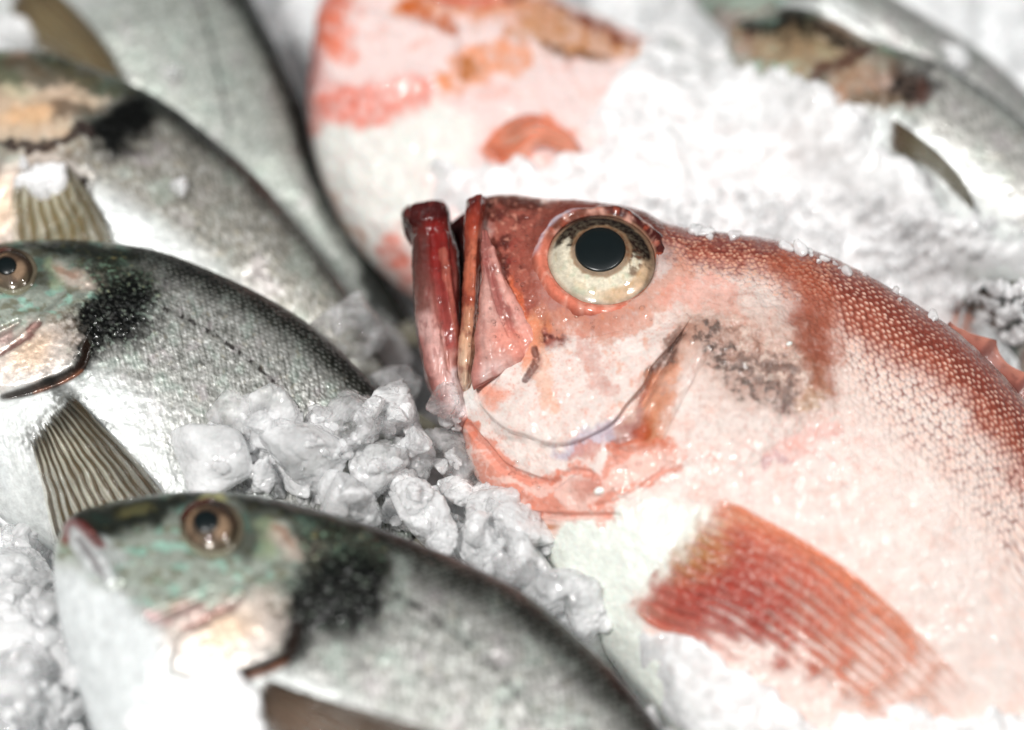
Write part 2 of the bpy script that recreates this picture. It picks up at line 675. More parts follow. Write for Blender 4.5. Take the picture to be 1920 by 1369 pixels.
# ------------------------------------------------------------------ eyes
def lathe_px(name, O, eu, ev, n, prof, mat, parent, rx, ry, rot=0.0, paint=None, na=96, wob=0.0):
    """ring surface round the eye axis; prof = [(radius fraction, height in photo pixels)]"""
    pr = np.asarray(prof, float)
    a = np.linspace(0, 2 * math.pi, na, endpoint=False)
    c, s = math.cos(math.radians(rot)), math.sin(math.radians(rot))
    if wob:
        ca, sa = np.cos(a) * 2.2 + rx, np.sin(a) * 2.2 + ry
        wa = wob * fbm(ca, sa, 4, 77)
        pr = np.stack([pr[:, :1] * (1 + wa * sm(0.84, 1.0, pr[:, :1])), np.broadcast_to(pr[:, 1:], (len(pr), na)) * (1 + 3 * wob * fbm(ca * 1.7 + 9, sa * 1.7, 3, 78))], -1)
    else:
        pr = np.broadcast_to(pr[:, None], (len(pr), na, 2))
    x = pr[..., 0] * rx * np.cos(a)
    y = pr[..., 0] * ry * np.sin(a)
    xx, yy = x * c - y * s, x * s + y * c
    P = O + xx[..., None] * eu + yy[..., None] * ev + (pr[..., 1] * PX)[..., None] * n
    C = M = None
    if paint is not None:
        C, M = paint(pr[..., 0], np.broadcast_to(a[None], x.shape), xx, yy)
        C = C.reshape(-1, 4)
        M = np.broadcast_to(M, x.shape).ravel()
    return mesh_obj(name, P.reshape(-1, 3), grid_faces(len(pr), na), mat, parent, C, M)


def eye_frame(px, py, keys, n, rx=4.0, ry=4.0):
    """centre, photo-pixel axes and facing of the skin round a spot, taken from a ring of points about it"""
    a = np.linspace(0, 2 * math.pi, 16, endpoint=False)
    Q = hits(px + rx * np.cos(a), py + ry * np.sin(a), keys)
    Q = Q[~np.isnan(Q[:, 0])]
    O = Q.mean(0)
    if rx > 5:
        nn = np.linalg.svd(Q - O)[2][2]
        nn = nn * np.sign(nn @ n)
        n = nn * 0.7 + n * 0.3
        n /= np.linalg.norm(n)
    O = on_plane(np.array([float(px)]), np.array([float(py)]), O, n)[0]
    e = on_plane(np.array([px, px + 1.0, px]), np.array([py, py, py + 1.0]), O, n)
    return O, e[1] - e[0], e[2] - e[0], n


def make_eye(root, keys, n, cx, cy, rx, ry, rot, lid_paint, iris_paint, pupil, lid_prof, dome, mat_lid):
    O, eu, ev, n = eye_frame(cx, cy, keys, n, rx * 1.18, ry * 1.18)
    O = O + n * 5 * PX * rx / 112
    lid = lathe_px("eye", O, eu, ev, n, lid_prof, mat_lid, root, rx, ry, rot, lid_paint, 180, 0.05)
    rs = np.linspace(0.0, 1.0, 60)
    r0 = 0.91
    prof = [(r * r0 + 1e-4, dome * math.sqrt(max(0.0, 1 - (r * 0.93) ** 2)) - dome * 0.42) for r in rs]
    lathe_px("iris", O, eu, ev, n, prof, M_EYE, lid, rx, ry, rot, iris_paint, 140)
    px_, py_, pr, pq, prot = pupil
    O2 = O + (px_ - cx) * eu + (py_ - cy) * ev
    hp = dome * 0.60
    prof = [(1.0, hp - 14), (1.0, hp - 1), (0.985, hp), (0.93, hp + 1.2), (0.7, hp + 3), (0.4, hp + 4.5), (0.001, hp + 5)]
    lathe_px("pupil", O2, eu, ev, n, prof, M_PUPIL, lid, pr, pq, prot)
    prof = [(r * 0.93 + 1e-4, (dome * 1.28) * math.sqrt(max(0.0, 1 - (r * 0.97) ** 2)) - dome * 0.36) for r in rs]
    lathe_px("cornea", O, eu, ev, n, prof, M_CORNEA, lid, rx, ry, rot)
    return lid


# ------------------------------------------------------------------ the red fish in front
def width_curve(pts):
    p = np.asarray(pts, float)
    return lambda t: np.interp(t, p[:, 0], p[:, 1])


N_R = tilted(18)
P_R = at_z(1300, 700, 0.046)
RED_TOP = [(903, 374), (960, 371), (1040, 384), (1130, 398), (1200, 412), (1245, 434), (1330, 447), (1450, 465), (1540, 492), (1620, 530),
           (1700, 577), (1780, 630), (1850, 692), (1920, 772), (2020, 910), (2110, 1070), (2190, 1260), (2250, 1430), (2290, 1530)]
RED_LOW = [(868, 730), (864, 790), (888, 870), (950, 960), (1005, 1012), (1060, 1110), (1150, 1240), (1260, 1390), (1420, 1530), (1620, 1650),
           (1850, 1720), (2050, 1735), (2190, 1710), (2260, 1690)]
GILL = [(1290, 600), (1235, 690), (1190, 765), (1150, 810)]


def red_fields(X, Y):
    wx = X + 16 * fbm(X / 60, Y / 60, 5, 3, 0.6)
    wy = Y + 16 * fbm(X / 60, Y / 60, 5, 9, 0.6)
    return wx, wy


def red_paint(X, Y, T, V, S, H):
    x, y = red_fields(X, Y)
    C = np.empty(X.shape + (4,))
    C[..., :3] = lin(222, 207, 200)
    C[..., 3] = 0.34
    f1 = fbm(X / 45, Y / 45, 4, 21)
    f2 = fbm(X / 12, Y / 12, 3, 22)
    f3 = fbm(X / 5, Y / 5, 2, 23)
    rag = 0.30 * fbm(X / 34, Y / 34, 3, 24) + 0.34 * fbm(X / 9, Y / 9, 3, 25)

    def stroke(*a):
        k = globals()["stroke"](*a)
        return sm(0.10, 1.0, k * (1 + 1.3 * rag))
    lay(C, sm(0.0, 0.9, f1) * 0.3, lin(226, 182, 168))
    calm = 1 - 0.7 * poly(X, Y, [(1420, 820), (1700, 760), (2400, 1500), (2000, 1900), (1300, 1500), (1380, 1000)], 90)
    lay(C, sm(0.1, 0.9, f2) * 0.34 * calm, lin(218, 156, 138))
    lay(C, sm(0.35, 0.9, f3 + 0.5 * f1) * 0.32 * calm, lin(206, 130, 110))
    lay(C, sm(0.5, 1.1, -f3 - 0.3 * f1) * 0.5, lin(240, 232, 226))
    lay(C, sm(0.3, 0.8, -f1) * 0.5, lin(232, 222, 216))
    # pale belly and throat
    lay(C, poly(x, y, [(990, 985), (1120, 965), (1250, 940), (1340, 950), (1310, 1040), (1180, 1140), (1250, 1260), (1400, 1400), (1300, 1700), (800, 1400)], 22), lin(226, 230, 222))
    # back
    band = poly(x, y, [(1230, 420), (1450, 455), (1620, 520), (1790, 625), (1930, 770), (2400, 1500), (2250, 1600), (2020, 1150), (1900, 880), (1790, 745), (1690, 690), (1600, 640),
                       (1560, 585), (1500, 540), (1400, 510), (1300, 500), (1240, 470)], 34)
    lay(C, band, lin(158, 86, 70))
    edge = poly(x, y, [(1230, 400), (1450, 440), (1640, 505), (1800, 610), (1960, 770), (2400, 1500), (2330, 1560), (1890, 800), (1760, 668), (1620, 572), (1540, 520), (1440, 484), (1330, 468), (1240, 455)], 12)
    lay(C, edge * 0.75, lin(112, 44, 38))
    lay(C, poly(x, y, [(1480, 500), (1560, 530), (1560, 640), (1530, 700), (1485, 640), (1500, 580)], 16) * 0.85, lin(150, 66, 48))
    lay(C, poly(x, y, [(1490, 585), (1545, 600), (1550, 690), (1520, 745), (1500, 700)], 12) * 0.75, lin(118, 62, 46))
    lay(C, stroke(x, y, [(1535, 690), (1530, 740), (1505, 765)], 24, 16) * 0.7, lin(170, 138, 92))
    # scales: highlights painted as pale middles, dark rims, stronger towards the back
    d, ox, idv = hexcells(S / 13.5, H / 11.0, 5, 0.45)
    reg = poly(X, Y, [(1470, 490), (1640, 520), (1930, 760), (2400, 1500), (2250, 1800), (1250, 1400), (1450, 1150), (1560, 900), (1580, 700)], 40)
    prox = np.clip(poly(X, Y, [(1470, 480), (1640, 515), (1930, 760), (2400, 1500), (2200, 1500), (1800, 930), (1640, 780), (1560, 640)], 60) + 0.16, 0, 1)
    lay(C, reg * prox * sm(0.36, 0.15, d) * (0.35 + 0.5 * idv), lin(230, 190, 170))
    lay(C, reg * sm(0.15, 0.55, prox) * sm(0.38, 0.66, d) * 0.25, lin(186, 130, 110))
    lay(C, reg * sm(0.5, 0.95, prox) * sm(0.38, 0.62, d) * 0.75, lin(118, 50, 38))
    lay(C, reg * sm(0.45, 0.2, prox) * sm(0.4, 0.6, d) * sm(-0.1, 0.8, f1) * 0.16, lin(212, 178, 162))
    # nape: small rough scales
    d2, _, id2 = hexcells(X / 9.0 + 0.3 * f2, Y / 7.0, 15, 0.7)
    nape = poly(x, y, [(1235, 430), (1440, 462), (1560, 510), (1560, 600), (1490, 570), (1400, 540), (1320, 520), (1250, 500)], 16)
    lay(C, nape * sm(0.5, 0.15, d2) * id2 * 0.8, lin(226, 176, 150))
    lay(C, nape * sm(0.45, 0.7, d2) * 0.5, lin(96, 36, 30))
    # snout and brow
    face = poly(x, y, [(903, 380), (1040, 384), (1210, 405), (1245, 440), (1150, 420), (1050, 440), (1012, 520), (1030, 590), (1070, 640), (1010, 650), (965, 590), (925, 520), (900, 450)], 20)
    lay(C, face, lin(148, 82, 70))
    lay(C, face * sm(-0.1, 0.6, fbm(X / 26, Y / 26, 4, 31)) * 0.9, lin(86, 40, 36))
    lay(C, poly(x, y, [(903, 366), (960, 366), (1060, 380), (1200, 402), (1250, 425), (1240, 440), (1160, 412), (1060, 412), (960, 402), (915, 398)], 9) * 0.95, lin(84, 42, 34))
    lay(C, face * sm(0.25, 0.8, f2) * 0.6, lin(214, 150, 130))
    lay(C, stroke(X, Y, [(955, 470), (970, 455), (985, 470), (975, 490), (955, 490)], 9, 7) * 0.45, lin(150, 60, 52))
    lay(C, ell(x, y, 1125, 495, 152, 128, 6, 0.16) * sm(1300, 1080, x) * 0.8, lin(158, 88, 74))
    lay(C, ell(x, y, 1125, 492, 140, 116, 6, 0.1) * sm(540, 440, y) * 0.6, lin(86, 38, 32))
    # below and behind the eye
    lay(C, stroke(x, y, [(1025, 590), (1090, 615), (1170, 605), (1240, 560), (1275, 500)], 34, 26) * 0.6, lin(196, 128, 102))
    lay(C, stroke(x, y, [(1100, 640), (1110, 690), (1130, 730)], 22, 26) * 0.45, lin(186, 110, 92))
    lay(C, poly(x, y, [(955, 520), (985, 545), (1010, 610), (1010, 680), (990, 700), (975, 620)], 9) * 0.75, lin(206, 106, 70))
    lay(C, stroke(x, y, [(1000, 610), (1012, 660), (1010, 700), (1030, 760)], 22, 22) * 0.5, lin(224, 158, 122))
    lay(C, stroke(x, y, [(1260, 560), (1300, 540), (1360, 560), (1380, 600)], 36, 28) * 0.6, lin(226, 158, 142))
    lay(C, 0.6 * sm(0.4, 1.0, fbm(X / 26, Y / 26, 4, 41)) * poly(X, Y, [(1010, 600), (1280, 540), (1300, 640), (1180, 800), (1000, 840), (940, 760)], 30) * 0.75, lin(214, 128, 82))
    lay(C, ell(X, Y, 878, 748, 22, 22, 0, 0.5) * 0.9, lin(236, 234, 230))
    lay(C, ell(x, y, 914, 742, 22, 18, 0, 0.8) * 0.7, lin(220, 130, 98))
    lay(C, stroke(X, Y, [(1002, 655), (1005, 680), (985, 715)], 9, 8) * 0.8, lin(96, 58, 54))
    # gill slit and what shows in it
    gs = poly(x, y, [(1310, 585), (1330, 620), (1280, 690), (1250, 770), (1240, 830), (1150, 840), (1165, 790), (1215, 715), (1262, 640)], 24)
    lay(C, gs * 0.65, lin(188, 136, 112))
    lay(C, gs * sm(-0.1, 0.6, f1) * 0.5, lin(140, 92, 74))
    lay(C, stroke(x, y, [(1280, 620), (1248, 675), (1222, 722)], 16, 16) * 0.8, lin(104, 78, 70))
    lay(C, stroke(x, y, [(1272, 640), (1250, 678)], 6, 5) * 0.7, lin(70, 54, 52))
    lay(C, stroke(x, y, [(1250, 700), (1228, 760), (1224, 800)], 18, 30) * 0.6, lin(210, 140, 106))
    lay(C, poly(x, y, [(1215, 735), (1190, 780), (1145, 825), (1160, 840), (1195, 825), (1205, 780)], 12) * 0.7, lin(156, 108, 106))
    lay(C, ell(x, y, 1208, 808, 18, 22, 20, 0.5) * 0.9, lin(150, 46, 30))
    lay(C, ell(x, y, 1230, 818, 30, 38, 20, 0.8) * 0.6, lin(196, 116, 66))
    lay(C, poly(x, y, [(1030, 838), (1090, 828), (1130, 806), (1160, 785), (1150, 830), (1090, 856), (1040, 856)], 10) * 0.6, lin(164, 156, 178))  # purple shadow below the cheek step, painted into the skin
    lay(C, stroke(x, y, [(1070, 856), (1115, 846)], 10, 12) * 0.6, lin(196, 124, 106))
    lay(C, stroke(x, y, [(1150, 838), (1180, 832), (1205, 842), (1260, 838)], 12, 16) * 0.7, lin(200, 100, 66))
    # throat folds
    lay(C, poly(x, y, [(868, 780), (905, 830), (960, 870), (1050, 905), (1140, 880), (1180, 840), (1260, 850), (1200, 930), (1080, 970), (990, 990), (900, 890)], 16) * 0.75, lin(228, 178, 164))
    for q, wd in (([(880, 800), (905, 825), (935, 868), (975, 890), (1040, 905)], 13), ([(895, 855), (930, 900), (975, 930), (1050, 945)], 10),
                  ([(1040, 905), (1075, 878), (1110, 885), (1120, 915)], 7), ([(985, 950), (1060, 962), (1150, 962)], 6), ([(1120, 950), (1180, 930), (1260, 870), (1290, 850)], 6),
                  ([(1140, 890), (1150, 860), (1180, 850)], 12), ([(870, 790), (890, 830)], 10)):
        lay(C, stroke(x, y, q, wd, 12) * 0.7, lin(212, 122, 96))
    lay(C, ell(x, y, 1105, 905, 24, 20, 0, 0.6) * 0.7, lin(190, 120, 104))
    lay(C, poly(x, y, [(985, 975), (1100, 962), (1160, 965), (1090, 985), (1010, 1000)], 5) * 0.6, lin(216, 164, 150))
    lay(C, ell(X, Y, 1020, 990, 26, 6, -6, 0.5) * 0.8, lin(176, 112, 70))
    lay(C, ell(x, y, 1425, 660, 165, 105, 20, 0.7) * 0.4, lin(182, 140, 122))
    lay(C, stroke(x, y, [(1470, 500), (1530, 560), (1548, 640), (1540, 710)], 34, 40) * 0.6, lin(158, 84, 62))
    # bruise over the shoulder: brown with torn grey crumbs
    br = poly(x, y, [(1300, 600), (1380, 590), (1470, 640), (1520, 600), (1550, 660), (1535, 750), (1490, 775), (1420, 760), (1345, 705)], 55)
    lay(C, br * 0.55, lin(166, 124, 106))
    f4 = fbm(X / 22, Y / 18, 5, 51, 0.6)
    lay(C, br * sm(-0.05, -0.8, f4) * 0.6, lin(122, 88, 72))
    lay(C, br * sm(0.0, 0.8, f4) * 0.7, lin(216, 198, 186))
    lay(C, br * sm(0.0, 0.9, f2) * 0.4, lin(120, 92, 78))
    lay(C, stroke(x, y, [(1320, 630), (1370, 690), (1420, 735), (1475, 755)], 30, 30) * sm(-0.5, 0.5, f4) * 0.85, lin(66, 50, 45))
    lay(C, stroke(x, y, [(1400, 685), (1450, 705), (1480, 735)], 30, 30) * sm(-0.6, 0.3, -f4) * 0.6, lin(92, 80, 76))
    lay(C, poly(x, y, [(1470, 560), (1550, 560), (1560, 680), (1530, 720), (1500, 660)], 26) * 0.6, lin(146, 74, 56))
    lay(C, poly(x, y, [(1290, 760), (1420, 750), (1500, 780), (1440, 850), (1320, 850)], 40) * sm(-0.2, 0.6, f2) * 0.45, lin(190, 178, 172))
    lay(C, stroke(x, y, [(1430, 870), (1500, 835), (1570, 808)], 14, 24) * 0.45, lin(218, 156, 146))
    lay(C, stroke(x, y, [(1425, 872), (1470, 858)], 8, 14) * 0.5, lin(166, 136, 144))
    # veins
    lay(C, sm(0.10, 0.0, np.abs(fbm(X / 70, Y / 50, 3, 61))) * poly(X, Y, [(1250, 830), (1560, 760), (1700, 900), (1400, 960)], 60) * 0.35, lin(216, 120, 100))
    lay(C, sm(0.6, 1.1, f3 + 0.4 * f2) * 0.22 * calm, lin(196, 124, 104))
    C[..., 3] = np.clip(0.32 + 0.1 * f2 - 0.1 * band, 0.15, 0.6)
    return C, 0.0


def red_bump(X, Y, T, V, S, H):
    x, y = red_fields(X, Y)
    d = 1.6 * fbm(X / 34, Y / 34, 4, 71) + 0.5 * fbm(X / 8, Y / 8, 3, 72)
    d = d * sm(0.0, 0.05, 1 - np.abs(V))
    # cheek plate stands proud of the gill opening and the throat
    cheek = poly(x, y, [(880, 735), (1000, 640), (1060, 640), (1180, 640), (1285, 590), (1262, 650), (1215, 730), (1160, 790), (1100, 822), (1030, 832), (960, 815), (905, 780)], 13)
    d += 3 * cheek * poly(X, Y, [(900, 700), (1300, 560), (1300, 900), (900, 900)], 60)
    oper = poly(x, y, [(1300, 600), (1400, 560), (1520, 620), (1560, 760), (1500, 800), (1380, 880), (1230, 860), (1235, 760), (1265, 690)], 24)
    d += 9 * oper
    d -= 9 * stroke(X, Y, [(1275, 630), (1235, 700), (1205, 760)], 7, 8)
    d -= 10 * ell(X, Y, 1204, 806, 16, 20, 20, 0.5)
    for q, wd, h in (([(880, 800), (905, 830), (940, 872), (980, 893), (1040, 908), (1075, 884), (1110, 890)], 8, -8), ([(985, 958), (1060, 968), (1160, 966)], 5, -7),
                     ([(890, 850), (930, 905), (985, 940), (1060, 948)], 26, 6), ([(1120, 950), (1180, 930), (1260, 870)], 6, -4), ([(1002, 655), (1007, 685), (985, 715)], 7, -5)):
        d += h * stroke(X, Y, q, wd, wd * 0.9)
    d += 5 * ell(X, Y, 1135, 880, 40, 40, 0, 0.8)
    d += 7 * ell(X, Y, 1090, 905, 46, 26, 0, 0.8)
    # eye socket
    d -= 34 * ell(X, Y, 1128, 491, 96, 79, 6, 0.14)
    d += 7 * ell(X, Y, 1128, 491, 150, 128, 6, 0.2)
    d += 4 * poly(X, Y, [(1010, 430), (1130, 396), (1240, 430), (1240, 450), (1130, 415), (1020, 450)], 10)
    br = poly(x, y, [(1310, 610), (1400, 600), (1500, 650), (1510, 720), (1470, 760), (1420, 740), (1350, 690)], 26)
    d += br * 4.5 * fbm(X / 15, Y / 13, 4, 51)
    nape = poly(x, y, [(1235, 430), (1440, 462), (1560, 510), (1560, 600), (1490, 570), (1400, 540), (1320, 520), (1250, 500)], 16)
    d2, _, id2 = hexcells(X / 9.0, Y / 7.0, 15, 0.7)
    d += nape * 1.6 * sm(0.6, 0.1, d2)
    face = poly(X, Y, [(903, 380), (1040, 384), (1012, 520), (1030, 590), (1010, 650), (965, 590), (925, 520)], 14)
    d += face * (2.2 * np.abs(fbm(X / 13, Y / 13, 3, 73)) + 3 * fbm(X / 40, Y / 40, 2, 74))
    sd, ox, idv = hexcells(S / 13.5, H / 11.0, 5, 0.45)
    reg = poly(X, Y, [(1470, 470), (1640, 500), (1930, 740), (2400, 1500), (2250, 1800), (1250, 1400), (1450, 1150), (1560, 900), (1580, 700)], 40)
    d += reg * (2.0 * sm(0.62, 0.05, sd) + 1.4 * ox) * sm(0.0, 0.1, 1 - np.abs(V)) * (0.14 + 0.86 * sm(0.1, -0.5, V))
    return d


def flat_paint(cols, rough=0.3, stripes=None, seed=0, mott=None, metal=0.0):
    """pigment along a small part: cols = [(t, sRGB)], stripes = (count, sRGB, amount), mott = (sRGB, size, amount)"""
    tt = np.array([c[0] for c in cols], float)
    cc = np.array([lin(*c[1]) for c in cols])

    def f(X, Y, T, U, S=None, H=None):
        q = np.clip(T + 0.06 * fbm(X / 25, Y / 25, 3, seed + 3), 0, 1)
        C = np.empty(X.shape + (4,))
        for k in range(3):
            C[..., k] = np.interp(q, tt, cc[:, k])
        if mott:
            lay(C, sm(0.0, 0.6, fbm(X / mott[1], Y / mott[1], 4, seed)) * mott[2], lin(*mott[0]))
        if stripes:
            lay(C, sm(-0.3, 0.7, np.sin(U * stripes[0] * math.pi + 1.2 * noise(T * 5, U * 9, seed))) * stripes[2], lin(*stripes[1]))
        C[..., 3] = rough
        return C, metal
    return f


red_root = empty("red_fish", P_R - N_R * 0.03, "large red brown fish in front with wide glassy eye and gaping jaws", "fish", "fish laid out on crushed ice")
ts_red = np.r_[np.linspace(0, 0.62, 560, endpoint=False), np.linspace(0.62, 1, 60)]
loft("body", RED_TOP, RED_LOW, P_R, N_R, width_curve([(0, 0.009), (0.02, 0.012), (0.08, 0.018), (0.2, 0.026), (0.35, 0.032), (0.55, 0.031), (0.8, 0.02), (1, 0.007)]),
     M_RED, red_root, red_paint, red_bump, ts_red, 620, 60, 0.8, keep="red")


def plate_paint(X, Y, T, U):
    C, M = red_paint(X, Y, T, U * 0, X, Y)
    return C, 0.0


drape("gill_cover", [(945, 690), (1000, 668), (1060, 640), (1130, 625), (1200, 612), (1250, 600), (1292, 586)], [(893, 752), (922, 788), (950, 812), (990, 824), (1030, 838), (1075, 834), (1112, 818), (1150, 796), (1172, 766), (1206, 728), (1224, 690), (1262, 648), (1300, 590)],
      ["red"], P_R, N_R, lambda t, u: -0.0010 + (0.0019 + 0.0007 * np.sin(t * 9 + 1)) * sm(0.0, 0.9, u) * sm(0, 0.2, t) * sm(0, 0.15, 1 - t), lambda t, u: 0.0030 + 0 * t, M_RED, red_root, plate_paint,
      lambda X, Y, T, U: 1.2 * fbm(X / 30, Y / 30, 4, 71) + 0.5 * fbm(X / 8, Y / 8, 3, 72) - 3 * stroke(X, Y, [(1002, 655), (1007, 685), (985, 715)], 7, 7), 260, 150, 6, 0.10)


drape("gill_membrane", [(1296, 602), (1262, 655), (1222, 722), (1178, 778), (1120, 818)], [(1352, 640), (1312, 700), (1272, 775), (1232, 842), (1165, 852)], ["red"], P_R, N_R,
      lambda t, u: -0.0012 + 0.0021 * np.sin(np.pi * np.clip(u * 0.9 + 0.1, 0, 1)) * np.sin(np.pi * np.clip(t * 0.9 + 0.05, 0, 1)), lambda t, u: 0.0024 + 0 * t, M_RED, red_root, plate_paint,
      lambda X, Y, T, U: 2.0 * fbm(X / 26, Y / 26, 4, 75) + 2.5 * np.sin(U * 9 + 2 * noise(T * 3, U * 2, 76)) * U * (1 - U) * 4, 140, 80, 6, 0.3)


def red_lid(R, A, x, y):
    C = np.empty(R.shape + (4,))
    C[..., :3] = lin(206, 118, 96)
    up = np.clip(-np.sin(A), 0, 1)
    lay(C, sm(0.0, 0.5, up) * 0.95, lin(104, 60, 48))
    lay(C, sm(1.06, 1.16, R) * 0.9, lin(150, 84, 70))
    lay(C, sm(0.0, 0.6, np.cos(A + 0.35)) * sm(0.88, 0.96, R) * 0.95, lin(62, 24, 23))
    lay(C, sm(0.1, 0.7, np.cos(A + 0.5)) * sm(0.95, 0.88, R) * 0.7, lin(198, 170, 140))
    lay(C, sm(0.5, 0.9, np.sin(A - 0.2)) * sm(1.0, 0.86, R) * 0.8, lin(196, 84, 66))
    lay(C, sm(0.93, 0.86, R) * 0.7, lin(196, 110, 92))
    lay(C, sm(0.75, 0.95, np.cos(A - 3.7)) * sm(1.02, 1.08, R) * 0.9, lin(196, 190, 204))
    lay(C, sm(0.0, 0.8, fbm(x / 20, y / 20, 4, 4)) * 0.6, lin(232, 176, 158))
    lay(C, sm(0.1, 0.8, -fbm(x / 16, y / 12, 4, 5)) * 0.5, lin(176, 84, 62))
    C[..., 3] = 0.18
    return C, 0.0


def red_iris(R, A, x, y):
    C = np.empty(R.shape + (4,))
    n = fbm(x / 18, y / 14, 4, 81)
    C[..., :3] = lin(226, 216, 194)
    lay(C, sm(-0.1, 0.6, n) * sm(-20, 40, y) * 0.6, lin(186, 194, 168))
    lay(C, sm(0.1, 0.7, fbm(x / 9, y / 22, 4, 83)) * 0.4, lin(204, 178, 140))
    lay(C, sm(0.62, 0.72, R + 0.03 * n) * sm(0.92, 0.82, R) * sm(-0.4, 0.5, np.cos(A)) * 0.6, lin(206, 150, 100))
    dark = sm(-0.05, 0.30, -np.sin(A - 0.1) + 0.26 * n) * sm(0.90, 0.82, R + 0.04 * n)
    lay(C, dark, lin(40, 26, 20))
    lay(C, sm(0.80, 0.86, R) * sm(0.97, 0.9, R) * sm(-0.3, 0.4, -np.sin(A)) * 0.8, lin(176, 138, 104))
    lay(C, stroke(x, y, [(45, -14), (62, 4), (58, 30)], 20, 9) * sm(-0.3, 0.3, n) * 0.8, lin(104, 70, 52))
    d = np.hypot((x + 1) / 52.0, (y + 7) / 45.5)
    lay(C, sm(1.14, 1.03, d + 0.05 * n) * 0.8, lin(112, 80, 58))
    lay(C, sm(1.16, 1.06, d + 0.06 * n) * sm(1.0, 1.06, d) * 0.4, lin(164, 130, 98))
    lay(C, sm(0.80, 0.92, R + 0.02 * n) * 0.6, lin(150, 112, 92))
    lay(C, sm(-0.4, 0.7, fbm(x / 7, y / 7, 3, 84)) * 0.25, lin(150, 140, 118))
    C[..., 3] = 0.22
    return C, 0.0


lid = make_eye(red_root, ["red"], N_R, 1128, 490, 112, 92, 8, red_lid, red_iris, (1126, 483, 47, 41, 0), 
               [(1.20, -12), (1.13, -1), (1.08, 5), (1.03, 8), (0.99, 8), (0.96, 5), (0.93, 3), (0.905, 1), (0.885, -6), (0.87, -14)], 34, M_EYE)

def jaw_paint(X, Y):
    x, y = X + 6 * fbm(X / 30, Y / 60, 3, 91), Y
    C = np.empty(X.shape + (4,))
    C[..., :3] = lin(176, 122, 112)
    lay(C, sm(640, 460, y), lin(96, 38, 34))
    lay(C, stroke(x, y, [(815, 420), (825, 500), (838, 570), (848, 640)], 22, 22) * 0.75, lin(128, 30, 28))
    lay(C, stroke(x, y, [(785, 450), (790, 560), (798, 640)], 22, 14) * 0.6, lin(74, 46, 42))
    lay(C, stroke(x, y, [(832, 470), (842, 560), (856, 650)], 6, 5) * 0.45, lin(190, 116, 98))
    lay(C, stroke(x, y, [(800, 600), (822, 680), (850, 760)], 18, 20) * 0.6, lin(214, 172, 166))
    lay(C, stroke(x, y, [(790, 640), (812, 720), (840, 780)], 14, 14) * 0.6, lin(150, 84, 78))
    lay(C, poly(x, y, [(750, 375), (850, 375), (848, 412), (800, 418), (765, 428)], 8) * 0.85, lin(58, 22, 22))
    lay(C, stroke(x, y, [(855, 700), (868, 770)], 16, 14) * 0.8, lin(222, 208, 208))
    lay(C, sm(0.2, 0.8, fbm(X / 10, Y / 26, 3, 92)) * 0.45, lin(110, 48, 44))
    C[..., 3] = 0.24
    return C, 0.0


def jaw_bump(X, Y):
    d = 1.2 * fbm(X / 9, Y / 40, 3, 93) + 1.0 * fbm(X / 30, Y / 30, 3, 94)
    d += 6 * stroke(X, Y, [(832, 440), (842, 560), (860, 660)], 8, 8)
    d -= 6 * stroke(X, Y, [(812, 440), (824, 560), (846, 690)], 9, 10)
    d += 5 * stroke(X, Y, [(784, 450), (792, 580), (812, 700)], 16, 12)
    d += 9 * ell(X, Y, 797, 402, 46, 20, -8, 0.5)
    return d


# jaws
loft("lower_jaw", [(757, 398), (762, 425), (775, 460), (778, 560), (786, 650), (803, 720), (832, 775), (866, 805)],
     [(836, 384), (841, 410), (850, 450), (862, 490), (864, 560), (862, 640), (866, 710), (884, 792)], P_R + N_R * 0.002, N_R,
     width_curve([(0, 0.005), (0.05, 0.010), (0.3, 0.010), (0.7, 0.010), (1, 0.006)]), M_JAW, red_root,
     lambda X, Y, T, V, S, H: jaw_paint(X, Y), lambda X, Y, T, V, S, H: jaw_bump(X, Y), 200, 110, 30, 0.6, keep="jaw")

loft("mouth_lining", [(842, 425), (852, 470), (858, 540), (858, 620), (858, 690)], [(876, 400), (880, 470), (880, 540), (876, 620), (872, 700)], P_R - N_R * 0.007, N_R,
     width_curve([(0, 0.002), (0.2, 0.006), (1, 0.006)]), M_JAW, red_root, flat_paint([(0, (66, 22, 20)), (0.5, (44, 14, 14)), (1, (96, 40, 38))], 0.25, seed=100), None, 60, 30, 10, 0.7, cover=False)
loft("upper_lip", [(874, 380), (870, 440), (868, 520), (864, 600), (857, 660), (858, 700), (868, 728)], [(913, 374), (906, 440), (902, 500), (898, 580), (893, 660), (886, 712), (878, 730)],
     P_R + N_R * 0.010, N_R, width_curve([(0, 0.0035), (0.06, 0.006), (0.5, 0.006), (0.9, 0.006), (1, 0.003)]), M_JAW, red_root,
     flat_paint([(0, (84, 28, 26)), (0.15, (146, 58, 42)), (0.35, (186, 106, 80)), (0.55, (160, 84, 62)), (0.75, (200, 152, 122)), (1, (216, 186, 160))], 0.2, seed=110, mott=((120, 48, 40), 34, 0.6)),
     lambda X, Y, T, V, S, H: 0.9 * fbm(X / 7, Y / 14, 3, 111) + 2.0 * sm(0.2, 0.9, np.cos(V * 3 - 0.6)) + 2 * noise(T * 5, V * 1.5, 112) , 160, 60, 20, 0.9, keep="lip")
P_MX = P_R + N_R * 0.0160


